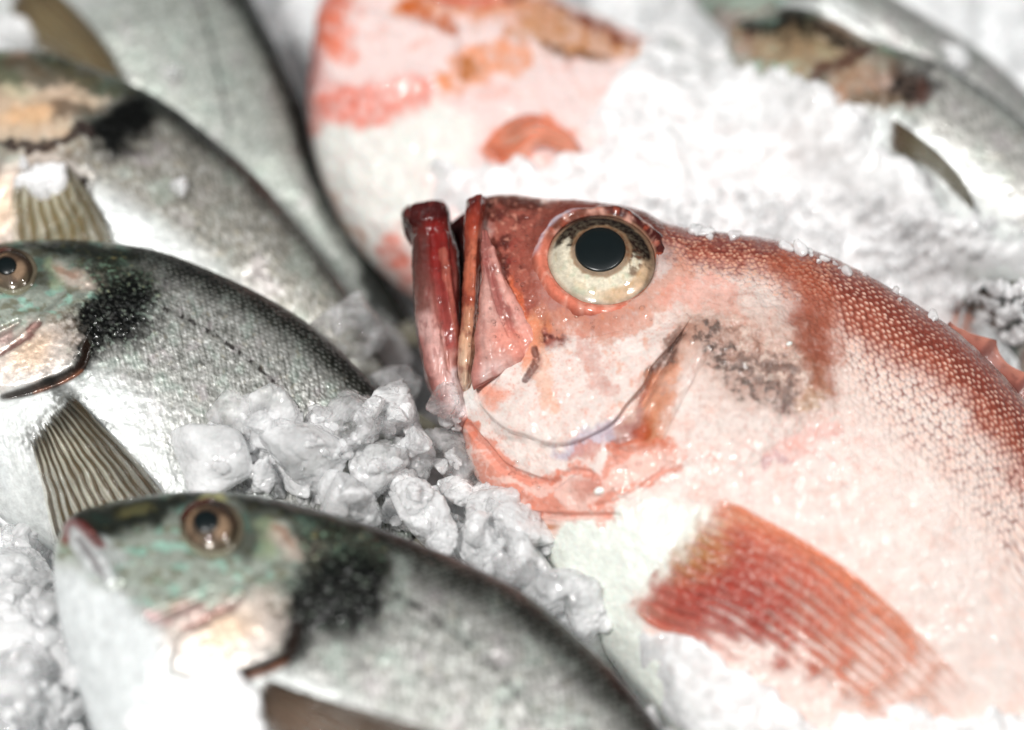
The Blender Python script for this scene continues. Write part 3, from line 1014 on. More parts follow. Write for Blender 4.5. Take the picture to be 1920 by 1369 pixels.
def maxilla_paint(X, Y, T, V, S, H):
    x, y = X + 5 * fbm(X / 30, Y / 30, 3, 121), Y + 5 * fbm(X / 30, Y / 30, 3, 122)
    C = np.empty(X.shape + (4,))
    C[..., :3] = lin(198, 150, 140)
    lay(C, sm(560, 470, y) * 0.9, lin(140, 78, 72))
    lay(C, stroke(x, y, [(915, 490), (935, 560), (965, 630)], 10, 10) * 0.85, lin(150, 84, 78))
    lay(C, stroke(x, y, [(930, 470), (965, 560), (1000, 640)], 20, 10) * 0.8, lin(218, 158, 146))
    lay(C, ell(x, y, 960, 640, 42, 28, 25, 0.6) * 0.75, lin(220, 140, 122))
    lay(C, ell(x, y, 925, 700, 34, 22, -20, 0.6) * 0.6, lin(214, 190, 186))
    lay(C, stroke(X, Y, [(884, 730), (930, 722), (975, 692), (1003, 662)], 5, 5, False) * 0.6, lin(140, 84, 74))
    lay(C, sm(0.1, 0.8, fbm((X - 905) / np.maximum(20, Y - 400) * 9, Y / 60, 4, 123)) * 0.55, lin(172, 96, 86))
    lay(C, sm(0.3, 0.9, fbm(X / 14, Y / 14, 4, 128)) * 0.4, lin(226, 178, 166))
    lay(C, sm(16, 0, X - (888 + 0.02 * (Y - 440))) * 0.6, lin(150, 72, 60))
    C[..., 3] = 0.22
    return C, 0.0


def maxilla_bump(X, Y, T, V, S, H):
    d = 0.8 * fbm(X / 14, Y / 14, 3, 124) + 3.5 * fbm(X / 50, Y / 50, 2, 125) + 1.8 * np.sin((X - 905) / np.maximum(20, Y - 400) * 34 + 1.5 * noise(X / 40, Y / 60, 126))
    d -= 4 * stroke(X, Y, [(912, 490), (930, 560), (955, 630)], 5, 5)
    d += 4 * stroke(X, Y, [(925, 470), (965, 560), (1000, 640)], 12, 10)
    d += 5 * ell(X, Y, 958, 650, 44, 30, 25, 0.7)
    return d


loft("upper_jaw", [(903, 440), (899, 520), (893, 600), (888, 660), (884, 705), (884, 732)], [(912, 436), (932, 490), (958, 550), (985, 605), (1002, 645), (1000, 672)],
     P_MX, N_R, width_curve([(0, 0.002), (0.2, 0.0042), (0.8, 0.0045), (0.97, 0.0035), (1, 0.0022)]), M_JAW, red_root, maxilla_paint, maxilla_bump, 150, 110, 20, 0.62, keep="maxilla")


# fins of the red fish
def pec_rays(T, U):
    return U * 12 * 2 * math.pi + 1.6 * noise(T * 2.2, U * 5, 132) + 1.2 * noise(T * 7, U * 11, 139)


def red_pec_paint(X, Y, T, U):
    C = np.empty(X.shape + (4,))
    n = fbm(X / 40, Y / 40, 4, 131)
    n2 = fbm(X / 9, Y / 9, 3, 136)
    q = T + 0.12 * n
    for k in range(3):
        C[..., k] = np.interp(q, [0, 0.12, 0.32, 0.6, 0.85, 1], [lin(*c)[k] for c in ((226, 188, 164), (214, 136, 116), (212, 126, 104), (224, 152, 122), (230, 176, 152), (234, 206, 194))])
    core = ell(T + 0.1 * n, U + 0.1 * n, 0.18, 0.62, 0.26, 0.34, 0, 0.7)
    lay(C, core * 0.8, lin(172, 66, 58))
    lay(C, ell(T, U, 0.03, 0.42, 0.10, 0.22, 0, 0.7) * 0.75, lin(186, 140, 84))
    ph = pec_rays(T, U)
    rays = sm(-0.1, 0.9, np.cos(ph)) * sm(-0.8, 0.3, n)
    lay(C, rays * sm(0.12, 0.5, T) * (0.30 + 0.6 * U), lin(238, 214, 204))
    lay(C, sm(0.2, 0.95, -np.cos(ph)) * sm(1.0, 0.3, T) * 0.5, lin(170, 60, 46))
    lay(C, sm(0.22, 0.02, U + 0.03 * n) * 0.7, lin(220, 134, 96))
    lay(C, sm(0.25, 0.8, n2) * sm(0.9, 0.3, np.abs(U - 0.4) * 2) * sm(0.8, 0.3, T) * 0.75, lin(236, 204, 192))  # whitish wet streaks: glints painted into the fin colour
    veil = sm(0.32, 0.95, T + 0.10 * n + 0.15 * rays) + sm(0.55, 0.95, U + 0.10 * n + 0.10 * rays) * sm(0.0, 0.45, T) + sm(0.03, 0.0, U + 0.01 * n) + sm(0.10, 0.0, T + 0.03 * n)
    veil = veil + 0.45 * rays * sm(0.1, 0.4, T) * (0.25 + 0.75 * U)
    veil = 0.22 + 0.76 * np.clip(veil, 0, 1)
    C[..., 3] = 0.16
    return C, np.clip(veil, 0, 0.97)


drape("pectoral_fin", [(1335, 925), (1400, 955), (1500, 1010), (1600, 1075), (1700, 1165), (1800, 1270), (1880, 1370)], [(1176, 1138), (1230, 1180), (1300, 1200), (1380, 1250), (1470, 1320), (1580, 1400), (1700, 1490)],
      ["red"], P_R, N_R, lambda t, u: 0.0007 + 0.0016 * t + 0.0025 * np.sin(np.pi * np.clip(u, 0, 1)) * sm(0, 0.3, t), lambda t, u: 0.0012 - 0.0006 * t, M_FIN, red_root, red_pec_paint,
      lambda X, Y, T, U: (2.6 * np.cos(pec_rays(T, U)) + 4.2 * fbm(X / 12, Y / 12, 3, 133) + 7 * fbm(X / 90, Y / 90, 2, 134)) * sm(0, 0.12, T) * sm(0, 0.08, U) * sm(0, 0.08, 1 - U), 200, 300, 10, 0.05)


def fin_sheet(name, base, tips, plane, n, mat, parent, paint, rays, thick=0.0006, tilt=0.0, wave=2.0):
    """an upright fin: base line and tip line set in the fish's mid plane, leaning by tilt metres at the tips"""
    a, b = catmull(base, 160), catmull(tips, 160)
    u = np.linspace(0, 1, 40)
    X = a[:, :1] * (1 - u) + b[:, :1] * u
    Y = a[:, 1:] * (1 - u) + b[:, 1:] * u
    t = np.broadcast_to(np.linspace(0, 1, 160)[:, None], X.shape)
    U = np.broadcast_to(u[None], X.shape)
    ph = np.mod(t * rays, 1.0)
    notch = (1 - 0.42 * np.abs(np.sin(ph * math.pi)) ** 0.6 * (1 - 0.5 * ph) * U)
    X = a[:, :1] + (X - a[:, :1]) * notch
    Y = a[:, 1:] + (Y - a[:, 1:]) * notch
    P = on_plane(X, Y, plane, n) + n * (U * tilt + PX * wave * np.cos(ph * 2 * math.pi) * np.minimum(1, U * 4))[..., None]
    th = thick * (1.4 - U)
    R = np.concatenate([P + n * th[..., None], (P - n * th[..., None])[:, ::-1]], 1)
    C, M = paint(X, Y, t, U)
    C = np.concatenate([C, C[:, ::-1]], 1).reshape(-1, 4)
    return mesh_obj(name, R.reshape(-1, 3), grid_faces(160, 80), mat, parent, C, np.full(len(C), 0.12))


def spiny_paint(c0, c1, dark, rays, rough=0.25):
    def f(X, Y, T, U):
        C = np.empty(X.shape + (4,))
        C[..., :3] = lin(*c0) * (1 - U[..., None]) + lin(*c1) * U[..., None]
        lay(C, sm(0.6, 1.0, np.cos(T * rays * 2 * math.pi)) * 0.6, lin(*dark))
        lay(C, sm(0.1, 0.7, fbm(X / 18, Y / 18, 3, 141)) * 0.4, lin(*dark))
        C[..., 3] = rough
        return C, 0.0
    return f


fin_sheet("dorsal_fin", [(1762, 622), (1800, 652), (1850, 698), (1920, 778), (2010, 900), (2100, 1060), (2170, 1220)], [(1780, 606), (1842, 622), (1898, 668), (1972, 742), (2070, 862), (2170, 1020), (2220, 1200)],
          P_R, N_R, M_FIN, red_root, spiny_paint((120, 52, 44), (186, 122, 104), (84, 38, 34), 8), 8, 0.0005, 0.001, 2.0)
fin_sheet("tail_fin", [(2288, 1520), (2300, 1580), (2280, 1640), (2255, 1695)], [(2520, 1560), (2500, 1700), (2450, 1820), (2380, 1930)], P_R, N_R, M_FIN, red_root,
          spiny_paint((190, 110, 84), (226, 170, 146), (150, 70, 56), 14), 14, 0.0009, 0.001, 2.0)


# ------------------------------------------------------------------ silver breams
def similarity(eye, patch):
    """photo position on this bream -> the same landmark on the front bream (eye 393,990, black patch 640,1120)"""
    e0, p0 = complex(393, 990), complex(640, 1120)
    e1, p1 = complex(*eye), complex(*patch)
    k = (p0 - e0) / (p1 - e1)
    return lambda X, Y: (((X + 1j * Y) - e1) * k + e0).real, k


def bream_painter(eye, patch, warm=0.0, extra=None, sc_len=13.0, dark=1.0, soft_k=1.0, headless=False, seed=0, silver=(152, 152, 147), black=1.0, belly=0.3):
    e0, p0 = complex(393, 990), complex(640, 1120)
    e1, p1 = complex(*eye), complex(*patch)
    k = (p0 - e0) / (p1 - e1)

    def f(X, Y, T, V, S, H):
        Z = ((X + 1j * Y) - e1) * k + e0
        x0, y0 = Z.real, Z.imag
        n1 = fbm(x0 / 60, y0 / 60, 4, 201 + seed)
        n2 = fbm(x0 / 14, y0 / 14, 3, 202 + seed)
        x, y = x0 + 12 * n1, y0 + 12 * fbm(x0 / 60, y0 / 60, 4, 203 + seed)
        C = np.empty(X.shape + (4,))
        M = np.full(X.shape, 0.42)
        C[..., :3] = lin(*silver)
        # fine slanting flank texture
        str_ = fbm((S * 0.8 + H) / 26, (S - H * 0.8) / 5.5, 3, 204 + seed)
        n4 = fbm(x0 / 30, y0 / 18, 4, 216 + seed)
        lay(C, sm(0.0, 0.8, str_ + 0.4 * n4) * 0.7, lin(82, 83, 78))
        lay(C, sm(0.1, 0.9, -str_ - 0.4 * n4) * 0.65, lin(226, 226, 223))
        lay(C, sm(0.1, 0.8, n1) * 0.3, lin(172, 192, 180))
        lay(C, sm(0.3, 0.9, -n1) * 0.35, lin(198, 186, 190))
        lay(C, sm(0.45, 1.0, fbm(x0 / 22, y0 / 22, 3, 205 + seed)) * 0.3, lin(172, 160, 132))
        # scales towards the back
        d, ox, idv = hexcells(S / sc_len, H / (sc_len * 0.8), 206 + seed, 0.4)
        up = sm(0.0, -0.75, V)
        body = sm(0.0, 120.0, x0 - (640 - 0.35 * (y0 - 1120)))
        lay(C, body * sm(0.3, 0.6, d) * (0.04 + 0.5 * up) * sm(-0.6, 0.5, n2), lin(58, 60, 56))
        lay(C, body * sm(0.3, 0.1, d) * idv * 0.5, lin(226, 228, 224))
        # belly
        lay(C, sm(belly - 0.2, belly + 0.25, V + 0.10 * n1) * 0.9, lin(208, 211, 209))
        lay(C, sm(260, -60, x0 - 640 + 0.6 * (y0 - 1300)) * sm(-0.1, 0.15, V) * sm(1130, 1230, y0 + 0.35 * (x0 - 400)), lin(216, 219, 217))
        M = M * (1 - 0.8 * sm(belly - 0.2, belly + 0.2, V))
        lay(C, body * sm(belly, belly + 0.3, V) * sm(0.4, 0.6, d) * sm(-0.4, 0.6, n1) * 0.3, lin(150, 152, 150))
        # dark back, broken by pale scales
        db = sm(-0.66, -0.84, V + 0.05 * n1 + 0.07 * str_)
        lay(C, db * (0.62 + 0.38 * sm(0.0, 0.5, d)) * dark * sm(430, 640, x0), lin(40, 43, 38))
        lay(C, sm(-0.80, -0.94, V + 0.04 * n1) * 0.9 * dark, lin(18, 20, 18))
        lay(C, sm(0.25, 0.08, d) * idv * db * 0.4 * body, lin(150, 156, 148))
        # head
        head = poly(x, y, [(100, 900), (640, 900), (690, 1040), (600, 1090), (540, 1130), (430, 1140), (300, 1160), (215, 1100), (100, 1050)], 26)
        lay(C, head * 0.85, lin(160, 168, 156))
        lay(C, head * sm(0.0, 0.6, fbm(x0 / 34, y0 / 20, 4, 207 + seed)) * 0.7, lin(112, 108, 84))
        lay(C, head * sm(0.1, 0.7, -fbm(x0 / 40, y0 / 26, 4, 208 + seed)) * 0.7, lin(160, 208, 190))
        brow = poly(x, y, [(110, 960), (230, 935), (370, 915), (560, 930), (720, 985), (700, 1010), (620, 1000), (540, 975), (470, 955), (430, 940), (330, 955), (300, 985), (240, 1005), (185, 1020), (150, 1000)], 16)
        lay(C, brow * 0.95, lin(22, 26, 21))
        lay(C, brow * sm(0.45, 0.9, n2) * 0.35, lin(104, 102, 66))
        lay(C, ell(x, y, 400, 940, 22, 9, 0, 0.5) * 0.8, lin(190, 186, 130))
        lay(C, ell(x, y, 250, 960, 30, 12, -8, 0.6) * 0.5, lin(126, 120, 78))
        lay(C, ell(x, y, 470, 1000, 44, 52, 0, 0.4) * 0.75, lin(48, 48, 36))
        lay(C, stroke(x, y, [(490, 985), (505, 1010), (500, 1040)], 14, 20) * 0.55, lin(176, 192, 156))
        lay(C, stroke(x, y, [(515, 1000), (550, 1025), (600, 1040)], 22, 26) * 0.75, lin(220, 200, 186))
        lay(C, stroke(x, y, [(505, 995), (530, 1000), (545, 1020)], 7, 12) * 0.6, lin(150, 104, 78))
        nap = poly(x, y, [(545, 985), (640, 985), (720, 1030), (740, 1085), (640, 1080), (590, 1060), (570, 1030)], 18)
        lay(C, nap * 0.75, lin(58, 62, 48))
        fd, _, fid = worley(x0 / 12 + 0.5 * n2, y0 / 10 + 0.4 * n1, 209 + seed, 1.0)
        lay(C, nap * sm(0.5, 0.15, fd) * sm(0.55, 0.9, fid) * 0.8, lin(150, 184, 156))
        lay(C, nap * sm(0.45, 0.2, fd) * sm(0.18, 0.05, fid) * 0.7, lin(186, 172, 116))
        lay(C, ell(x, y, 210, 1030, 34, 14, 30, 0.6) * 0.6, lin(200, 204, 204))
        # gill cover: pale pink to peach
        lay(C, poly(x, y, [(300, 1160), (400, 1130), (470, 1110), (540, 1120), (560, 1170), (520, 1230), (440, 1260), (330, 1270), (250, 1230)], 26) * 0.85, lin(214, 200, 190))
        lay(C, ell(x, y, 425, 1185, 55, 34, -30, 0.7) * 0.65, lin(218, 184, 152))
        lay(C, poly(x, y, [(470, 1110), (560, 1090), (590, 1130), (550, 1210), (500, 1180)], 26) * sm(-0.4, 0.6, n2) * 0.8, lin(98, 84, 66))
        lay(C, poly(x, y, [(275, 1155), (330, 1130), (400, 1112), (390, 1150), (340, 1165)], 10) * 0.6, lin(164, 124, 120))
        lay(C, stroke(x, y, [(345, 1185), (390, 1165), (430, 1140), (452, 1118)], 7, 8) * 0.8, lin(120, 72, 68))
        lay(C, stroke(x, y, [(285, 1150), (300, 1168), (325, 1170)], 7, 9) * 0.6, lin(176, 106, 108))
        # black shoulder patch with torn lower edge
        n3 = fbm(x0 / 9, y0 / 9, 3, 215 + seed)
        bp = poly(x + 9 * n2 + 6 * n3, y + 9 * n1 + 10 * n3, [(600, 1062), (660, 1040), (712, 1060), (722, 1110), (695, 1150), (655, 1172), (640, 1196), (610, 1180), (580, 1190), (545, 1246), (516, 1248), (540, 1190), (548, 1130), (570, 1090)], 22)
        bp = np.clip(bp * 1.3, 0, 1) * black
        lay(C, nap * sm(-0.6, 0.3, n3) * 0.7 * black, lin(20, 23, 18))
        halo = poly(x, y, [(590, 1050), (660, 1020), (740, 1050), (752, 1120), (720, 1180), (650, 1215), (600, 1210), (545, 1260), (510, 1240), (520, 1150), (540, 1090)], 40) * black
        lay(C, halo * sm(0.35, 0.75, fid + 0.5 * halo - 0.35 * fd) * 0.8, lin(26, 29, 25))
        lay(C, halo * sm(0.25, 0.0, fid) * 0.4, lin(150, 176, 158))
        lay(C, bp * (0.72 + 0.28 * sm(0.15, 0.5, fd + 0.3 * n3)), lin(9, 10, 9))
        lay(C, bp * sm(0.28, 0.1, fd) * sm(0.75, 1.0, fid) * 0.8, lin(120, 130, 118))
        M = M * (1 - bp)
        lay(C, stroke(x0, y0, [(556, 1180), (540, 1225), (505, 1248), (460, 1262), (400, 1276), (345, 1282)], 13, 7) * 0.95, lin(38, 26, 20))
        lay(C, stroke(x0, y0, [(535, 1240), (490, 1262), (420, 1280)], 6, 8) * 0.4, lin(160, 100, 70))
        # lateral line: a chain of dark dashes
        ll = [(745, 1118), (800, 1150), (880, 1212), (960, 1290), (1030, 1380), (1120, 1500)]
        dd, tt = seg_dist(x0, y0, [tuple(p) for p in catmull(ll, 24)])
        dash = sm(-0.2, 0.5, np.sin(tt * 105 + 3 * n1) + 1.2 * n2)
        lay(C, sm(8, 2.5, dd + 2.0 * n2) * (0.3 + 0.65 * dash), lin(40, 36, 34))
        # jaws
        lip = poly(x0, y0, [(122, 985), (140, 975), (168, 1000), (200, 1040), (222, 1085), (205, 1098), (165, 1070), (135, 1025)], 7)
        lay(C, lip * 0.9, lin(206, 208, 208))
        lay(C, stroke(x0, y0, [(124, 1010), (128, 985), (150, 985), (185, 1020)], 9, 10, False) * 0.75, lin(128, 56, 54))
        lay(C, stroke(x0, y0, [(148, 1010), (172, 1045), (195, 1085)], 5, 5) * 0.7, lin(120, 110, 112))
        lay(C, poly(x, y, [(90, 1060), (215, 1105), (300, 1175), (330, 1290), (330, 1500), (60, 1500)], 30), lin(214, 218, 218))
        C[..., 3] = np.clip(0.38 + 0.1 * n2 - 0.12 * bp, 0.18, 0.6)
        if extra is not None:
            extra(C, M, X, Y, n1, n2)
        return C, M

    def g(X, Y, T, V, S, H):
        Z = ((X + 1j * Y) - e1) * k + e0
        x, y = Z.real, Z.imag
        fade = sm(0.0, 0.06, 1 - np.abs(V))
        d, ox, idv = hexcells(S / sc_len, H / (sc_len * 0.8), 206 + seed, 0.4)
        body = sm(0.0, 100.0, x - (640 - 0.35 * (y - 1120)))
        r = body * fade * (0.7 * sm(0.6, 0.1, d) + 0.6 * ox) * (0.25 + 0.75 * sm(0.2, -0.5, V))
        r = r + fade * (0.8 * fbm(x / 26, y / 26, 4, 210 + seed) + 0.5 * fbm((S * 0.8 + H) / 26, (S - H * 0.8) / 5.5, 3, 204 + seed))
        r += 9 * poly(x, y, [(330, 1200), (450, 1110), (520, 1060), (590, 1060), (590, 1130), (548, 1200), (515, 1238), (460, 1258), (380, 1272), (320, 1262)], 10)
        r -= 8 * stroke(x, y, [(560, 1185), (542, 1228), (505, 1252), (460, 1266), (400, 1280), (345, 1286)], 7, 8)
        r -= 6 * stroke(x, y, [(345, 1185), (390, 1165), (430, 1140), (452, 1118)], 8, 8)
        r -= 5 * stroke(x, y, [(280, 1160), (330, 1140), (400, 1112)], 7, 8)
        r += 6 * poly(x, y, [(122, 985), (140, 975), (168, 1000), (200, 1040), (226, 1085), (205, 1102), (165, 1070), (135, 1025)], 6)
        r -= 4 * stroke(x, y, [(148, 1010), (172, 1045), (195, 1085)], 4, 5)
        r -= 5 * stroke(x, y, [(175, 1000), (205, 1040), (226, 1090), (222, 1105)], 6, 6)
        nap = poly(x, y, [(545, 985), (720, 1010), (740, 1085), (720, 1140), (560, 1200), (560, 1060)], 18)
        fd, _, _ = worley(x / 17, y / 15, 209 + seed, 0.9)
        r += nap * 2.2 * sm(0.6, 0.1, fd) * fade
        r -= 12 * ell(x, y, 400, 992, 52, 52, 0, 0.2)
        return r
    return f, g


def bream_lid(R, A, x, y):
    C = np.empty(R.shape + (4,))
    C[..., :3] = lin(92, 84, 70)
    lay(C, sm(0.0, 0.8, -np.sin(A + 0.6)) * 0.9, lin(40, 30, 24))
    lay(C, sm(0.6, 1.0, -np.cos(A - 0.7)) * 0.7, lin(84, 46, 38))
    lay(C, sm(0.3, 0.9, np.sin(A)) * sm(0.9, 1.05, R) * 0.5, lin(150, 150, 128))
    C[..., 3] = 0.2
    return C, 0.0


def bream_iris(R, A, x, y):
    C = np.empty(R.shape + (4,))
    C[..., :3] = lin(88, 70, 56)
    n = fbm(x / 14, y / 14, 3, 221)
    lay(C, sm(0.62, 0.7, R) * sm(0.86, 0.78, R) * sm(0.0, 0.5, -np.cos(A)) * 0.9, lin(172, 140, 110))
    lay(C, sm(0.35, 0.8, np.cos(A - 0.15)) * sm(0.8, 0.5, R) * 0.75, lin(156, 130, 106))
    lay(C, sm(0.2, 0.8, np.cos(A - 0.9)) * sm(0.55, 0.75, R) * 0.85, lin(84, 74, 58))
    lay(C, sm(0.5, 0.9, np.sin(A - 0.5)) * 0.5, lin(110, 100, 88))
    lay(C, sm(0.88, 1.0, R) * 0.8, lin(44, 34, 28))
    lay(C, sm(0.1, 0.8, n) * 0.5, lin(70, 50, 40))
    C[..., 3] = 0.2
    return C, 0.1


BREAM_W = width_curve([(0, 0.003), (0.03, 0.008), (0.1, 0.014), (0.25, 0.021), (0.45, 0.023), (0.7, 0.018), (0.9, 0.008), (1, 0.004)])


def bream(label, key, top, low, anchor, z, tilt, eye, patch, tail, ts=None, nf=300, extra=None, with_eye=True, tx=0.0, **kw):
    n = tilted(tilt, tx)
    p0 = at_z(anchor[0], anchor[1], z)
    root = empty("silver_bream", p0 - n * 0.02, label, "fish", "fish laid out on crushed ice")
    paint, bump = bream_painter(eye, patch, extra=extra, **kw)
    ts = np.linspace(0, 1, 320) if ts is None else ts
    loft("body", top, low, p0, n, BREAM_W, M_BREAM, root, paint, bump, ts, nf, 50, 0.8, keep=key)
    if with_eye:
        s = math.hypot(patch[0] - eye[0], patch[1] - eye[1]) / 279.0
        make_eye(root, [key], n, eye[0] + 4 * s, eye[1], 57 * s, 50 * s, 12, bream_lid, bream_iris, (eye[0] - 4 * s, eye[1] - 2 * s, 24 * s, 21 * s, 0),
                 [(1.16, -8 * s), (1.08, 0.5 * s), (1.0, 5 * s), (0.92, 4 * s), (0.86, -3 * s), (0.84, -10 * s)], 24 * s, M_EYE)
    a, b = top[-1], low[-1]
    cx, cy = (a[0] + b[0]) / 2, (a[1] + b[1]) / 2
    ax, ay = -(b[1] - a[1]), (b[0] - a[0])
    if ax * (cx - eye[0]) + ay * (cy - eye[1]) < 0:
        ax, ay = -ax, -ay
    L = math.hypot(ax, ay)
    ax, ay = ax / L * tail, ay / L * tail
    ux, uy = (a[0] - b[0]) / L, (a[1] - b[1]) / L
    fin_sheet("tail_fin", [a, (cx, cy), b], [(a[0] + ax * 1.3 + ux * tail * .5, a[1] + ay * 1.3 + uy * tail * .5), (cx + ax * 0.8, cy + ay * 0.8),
              (b[0] + ax * 1.3 - ux * tail * .5, b[1] + ay * 1.3 - uy * tail * .5)], p0, n, M_FIN, root, spiny_paint((110, 106, 92), (150, 144, 122), (70, 66, 54), 16), 16, 0.0007, 0.0, 1.5)
    return root, n, p0


def fan_paint(nr, c_base, c_ray, c_web, seed=0, tip=None):
    def f(X, Y, T, U):
        C = np.empty(X.shape + (4,))
        ph = U * nr * 2 * math.pi + 1.5 * noise(T * 2.5, U * 5, seed) + 1.0 * noise(T * 6, U * 13, seed + 8)
        fr = noise(U * 26, T * 2, seed + 9)
        r = sm(-0.25, 0.6, np.cos(ph))
        C[..., :3] = lin(*c_web)
        lay(C, r, lin(*c_ray))
        lay(C, sm(0.2, 0.9, np.cos(ph * 3 + 2)) * 0.25, lin(*c_base))
        lay(C, sm(0.35, 0.05, T + 0.1 * noise(U * 12, T * 3, seed + 1)) * 0.85, lin(*c_base))
        lay(C, sm(0.55, 1.0, 1 - U + 0.1 * fr) * 0.7, lin(*c_base))
        lay(C, sm(-0.1, 0.6, noise(U * 4, T * 4, seed + 11)) * 0.4, lin(*c_ray))
        if tip:
            lay(C, sm(0.55, 1.0, T) * 0.5, lin(*tip))
        C[..., 3] = 0.28
        v = 0.05 + 0.45 * (1 - r) * sm(0.1, 0.5, T) + sm(0.10, 0.0, T + 0.05 * fr) + sm(0.02, 0.0, U) + sm(0.035, 0.0, 1 - U + 0.01 * fr) + 0.25 * sm(0.5, 1.0, U)
        return C, np.clip(v, 0, 0.97)
    return f


def fan_bump(nr, seed=0, amp=3.0):
    return lambda X, Y, T, U: -amp * np.cos(U * nr * 2 * math.pi + 1.5 * noise(T * 2.5, U * 5, seed) + 1.0 * noise(T * 6, U * 13, seed + 8)) * sm(0, 0.15, T) + 5 * fbm(X / 80, Y / 80, 2, seed + 5)


# front bream
A_TOP = [(124, 990), (150, 966), (220, 947), (300, 936), (370, 930), (470, 936), (560, 955), (680, 988), (790, 1028), (900, 1075), (1000, 1130), (1100, 1215), (1180, 1295), (1240, 1369), (1330, 1490), (1420, 1640), (1480, 1760)]
A_LOW = [(118, 1004), (104, 1050), (105, 1110), (120, 1200), (150, 1300), (190, 1400), (310, 1560), (500, 1690), (800, 1790), (1050, 1840), (1280, 1860), (1420, 1850)]
ts_a = np.r_[np.linspace(0, 0.8, 480, endpoint=False), np.linspace(0.8, 1, 40)]
A_ROOT, N_A, P_A = bream("lowest silver bream, with its whole head, brown eye and thick pale lips in view", "bream_a", A_TOP, A_LOW, (600, 1150), 0.050, 16, (393, 990), (640, 1120), 260, ts_a, 460, seed=0)
drape("pectoral_fin", [(484, 1268), (560, 1298), (650, 1328), (760, 1362), (860, 1400)], [(478, 1300), (500, 1360), (540, 1420), (600, 1480), (700, 1530)], ["bream_a"], P_A, N_A,
      lambda t, u: 0.002 + 0.004 * t, lambda t, u: 0.0014 - 0.0007 * t, M_FIN, A_ROOT, fan_paint(9, (60, 50, 42), (112, 92, 78), (134, 116, 100), 240), fan_bump(9, 240), 90, 120, 6, 0.1)

def b_extra(C, M, X, Y, n1, n2):
    x, y = X + 10 * n2, Y + 10 * n1
    lay(C, stroke(x, y, [(95, 725), (128, 745), (150, 772), (190, 800)], 14, 22) * 0.8, lin(40, 42, 40))
    lay(C, stroke(x, y, [(130, 745), (100, 790), (60, 825)], 20, 34) * sm(-0.6, 0.4, n2) * 0.75, lin(92, 92, 88))


# middle bream on the left edge
B_TOP = [(-246, 590), (-190, 536), (-90, 487), (0, 469), (80, 463), (160, 463), (300, 482), (450, 540), (560, 600), (640, 664), (722, 752), (770, 830), (790, 920), (780, 1010)]
B_LOW = [(-252, 610), (-246, 690), (-190, 800), (-100, 890), (0, 968), (100, 1030), (250, 1090), (400, 1120), (540, 1130), (640, 1110), (700, 1080)]
B_ROOT, N_B, P_B = bream("sharp bream cut by the left edge, brown fan fin and ice on its flank", "bream_b", B_TOP, B_LOW, (250, 650), 0.040, 17, (18, 508), (225, 590), 90, np.linspace(0, 1, 460), 420, b_extra, seed=30, sc_len=11.0)
drape("pectoral_fin", [(130, 738), (168, 776), (212, 822), (262, 875), (308, 932), (335, 970)], [(56, 826), (68, 868), (78, 910), (86, 955), (96, 1000), (106, 1040)], ["bream_b"], P_B, N_B,
      lambda t, u: 0.002 + 0.006 * t, lambda t, u: 0.0016 - 0.0009 * t, M_FIN, B_ROOT, fan_paint(13, (44, 41, 36), (90, 78, 60), (200, 196, 178), 250), fan_bump(13, 250, 3.0), 130, 200, 6, 0.06)

# bream behind it
C_TOP = [(-330, 250), (-240, 160), (-120, 116), (0, 108), (100, 114), (180, 140), (250, 170), (330, 214), (400, 268), (480, 338), (560, 428), (620, 508), (660, 570), (720, 680), (760, 760)]
C_LOW = [(-330, 280), (-290, 380), (-180, 470), (-50, 540), (100, 610), (280, 680), (440, 730), (600, 760), (720, 790)]


def c_extra(C, M, X, Y, n1, n2):
    x, y = X + 18 * n1 + 8 * n2, Y + 16 * n1 - 8 * n2
    lay(C, poly(x, y, [(-200, 170), (130, 150), (190, 180), (150, 270), (-200, 280)], 30) * 0.8, lin(204, 176, 150))
    lay(C, ell(x, y, 50, 212, 60, 22, 0, 0.6) * 0.7, lin(218, 172, 128))
    lay(C, poly(x, y, [(-200, 100), (100, 105), (230, 160), (215, 185), (120, 160), (-200, 150)], 10) * 0.8, lin(62, 62, 44))
    lay(C, poly(x, y, [(90, 195), (200, 205), (170, 245), (110, 232)], 12) * 0.8, lin(74, 58, 46))
    lay(C, poly(x, y, [(170, 255), (190, 215), (240, 172), (300, 190), (318, 222), (270, 262), (205, 300), (180, 285)], 24), lin(10, 11, 10))
    lay(C, stroke(x, y, [(-120, 276), (60, 276), (140, 268), (180, 255)], 9, 6, False) * 0.9, lin(36, 20, 20))
    M *= 1 - poly(x, y, [(-200, 100), (240, 150), (320, 222), (180, 300), (-200, 290)], 30)


C_ROOT, N_C, P_C = bream("blurred bream at the left edge with black shoulder patch and ice on its fan fin", "bream_c", C_TOP, C_LOW, (250, 420), 0.031, 18, (-130, 160), (240, 230), 180, None, 300, c_extra, False, seed=60, black=0.0, silver=(152, 148, 138), belly=0.8)
drape("pectoral_fin", [(120, 305), (150, 340), (180, 385), (205, 430), (220, 475), (230, 520)], [(40, 320), (24, 370), (22, 420), (25, 460), (28, 500), (30, 540)], ["bream_c"], P_C, N_C,
      lambda t, u: 0.002 + 0.004 * t, lambda t, u: 0.0016 - 0.0008 * t, M_FIN, C_ROOT, fan_paint(8, (84, 78, 68), (120, 106, 74), (200, 194, 168), 260), fan_bump(8, 260), 80, 110, 6, 0.1)

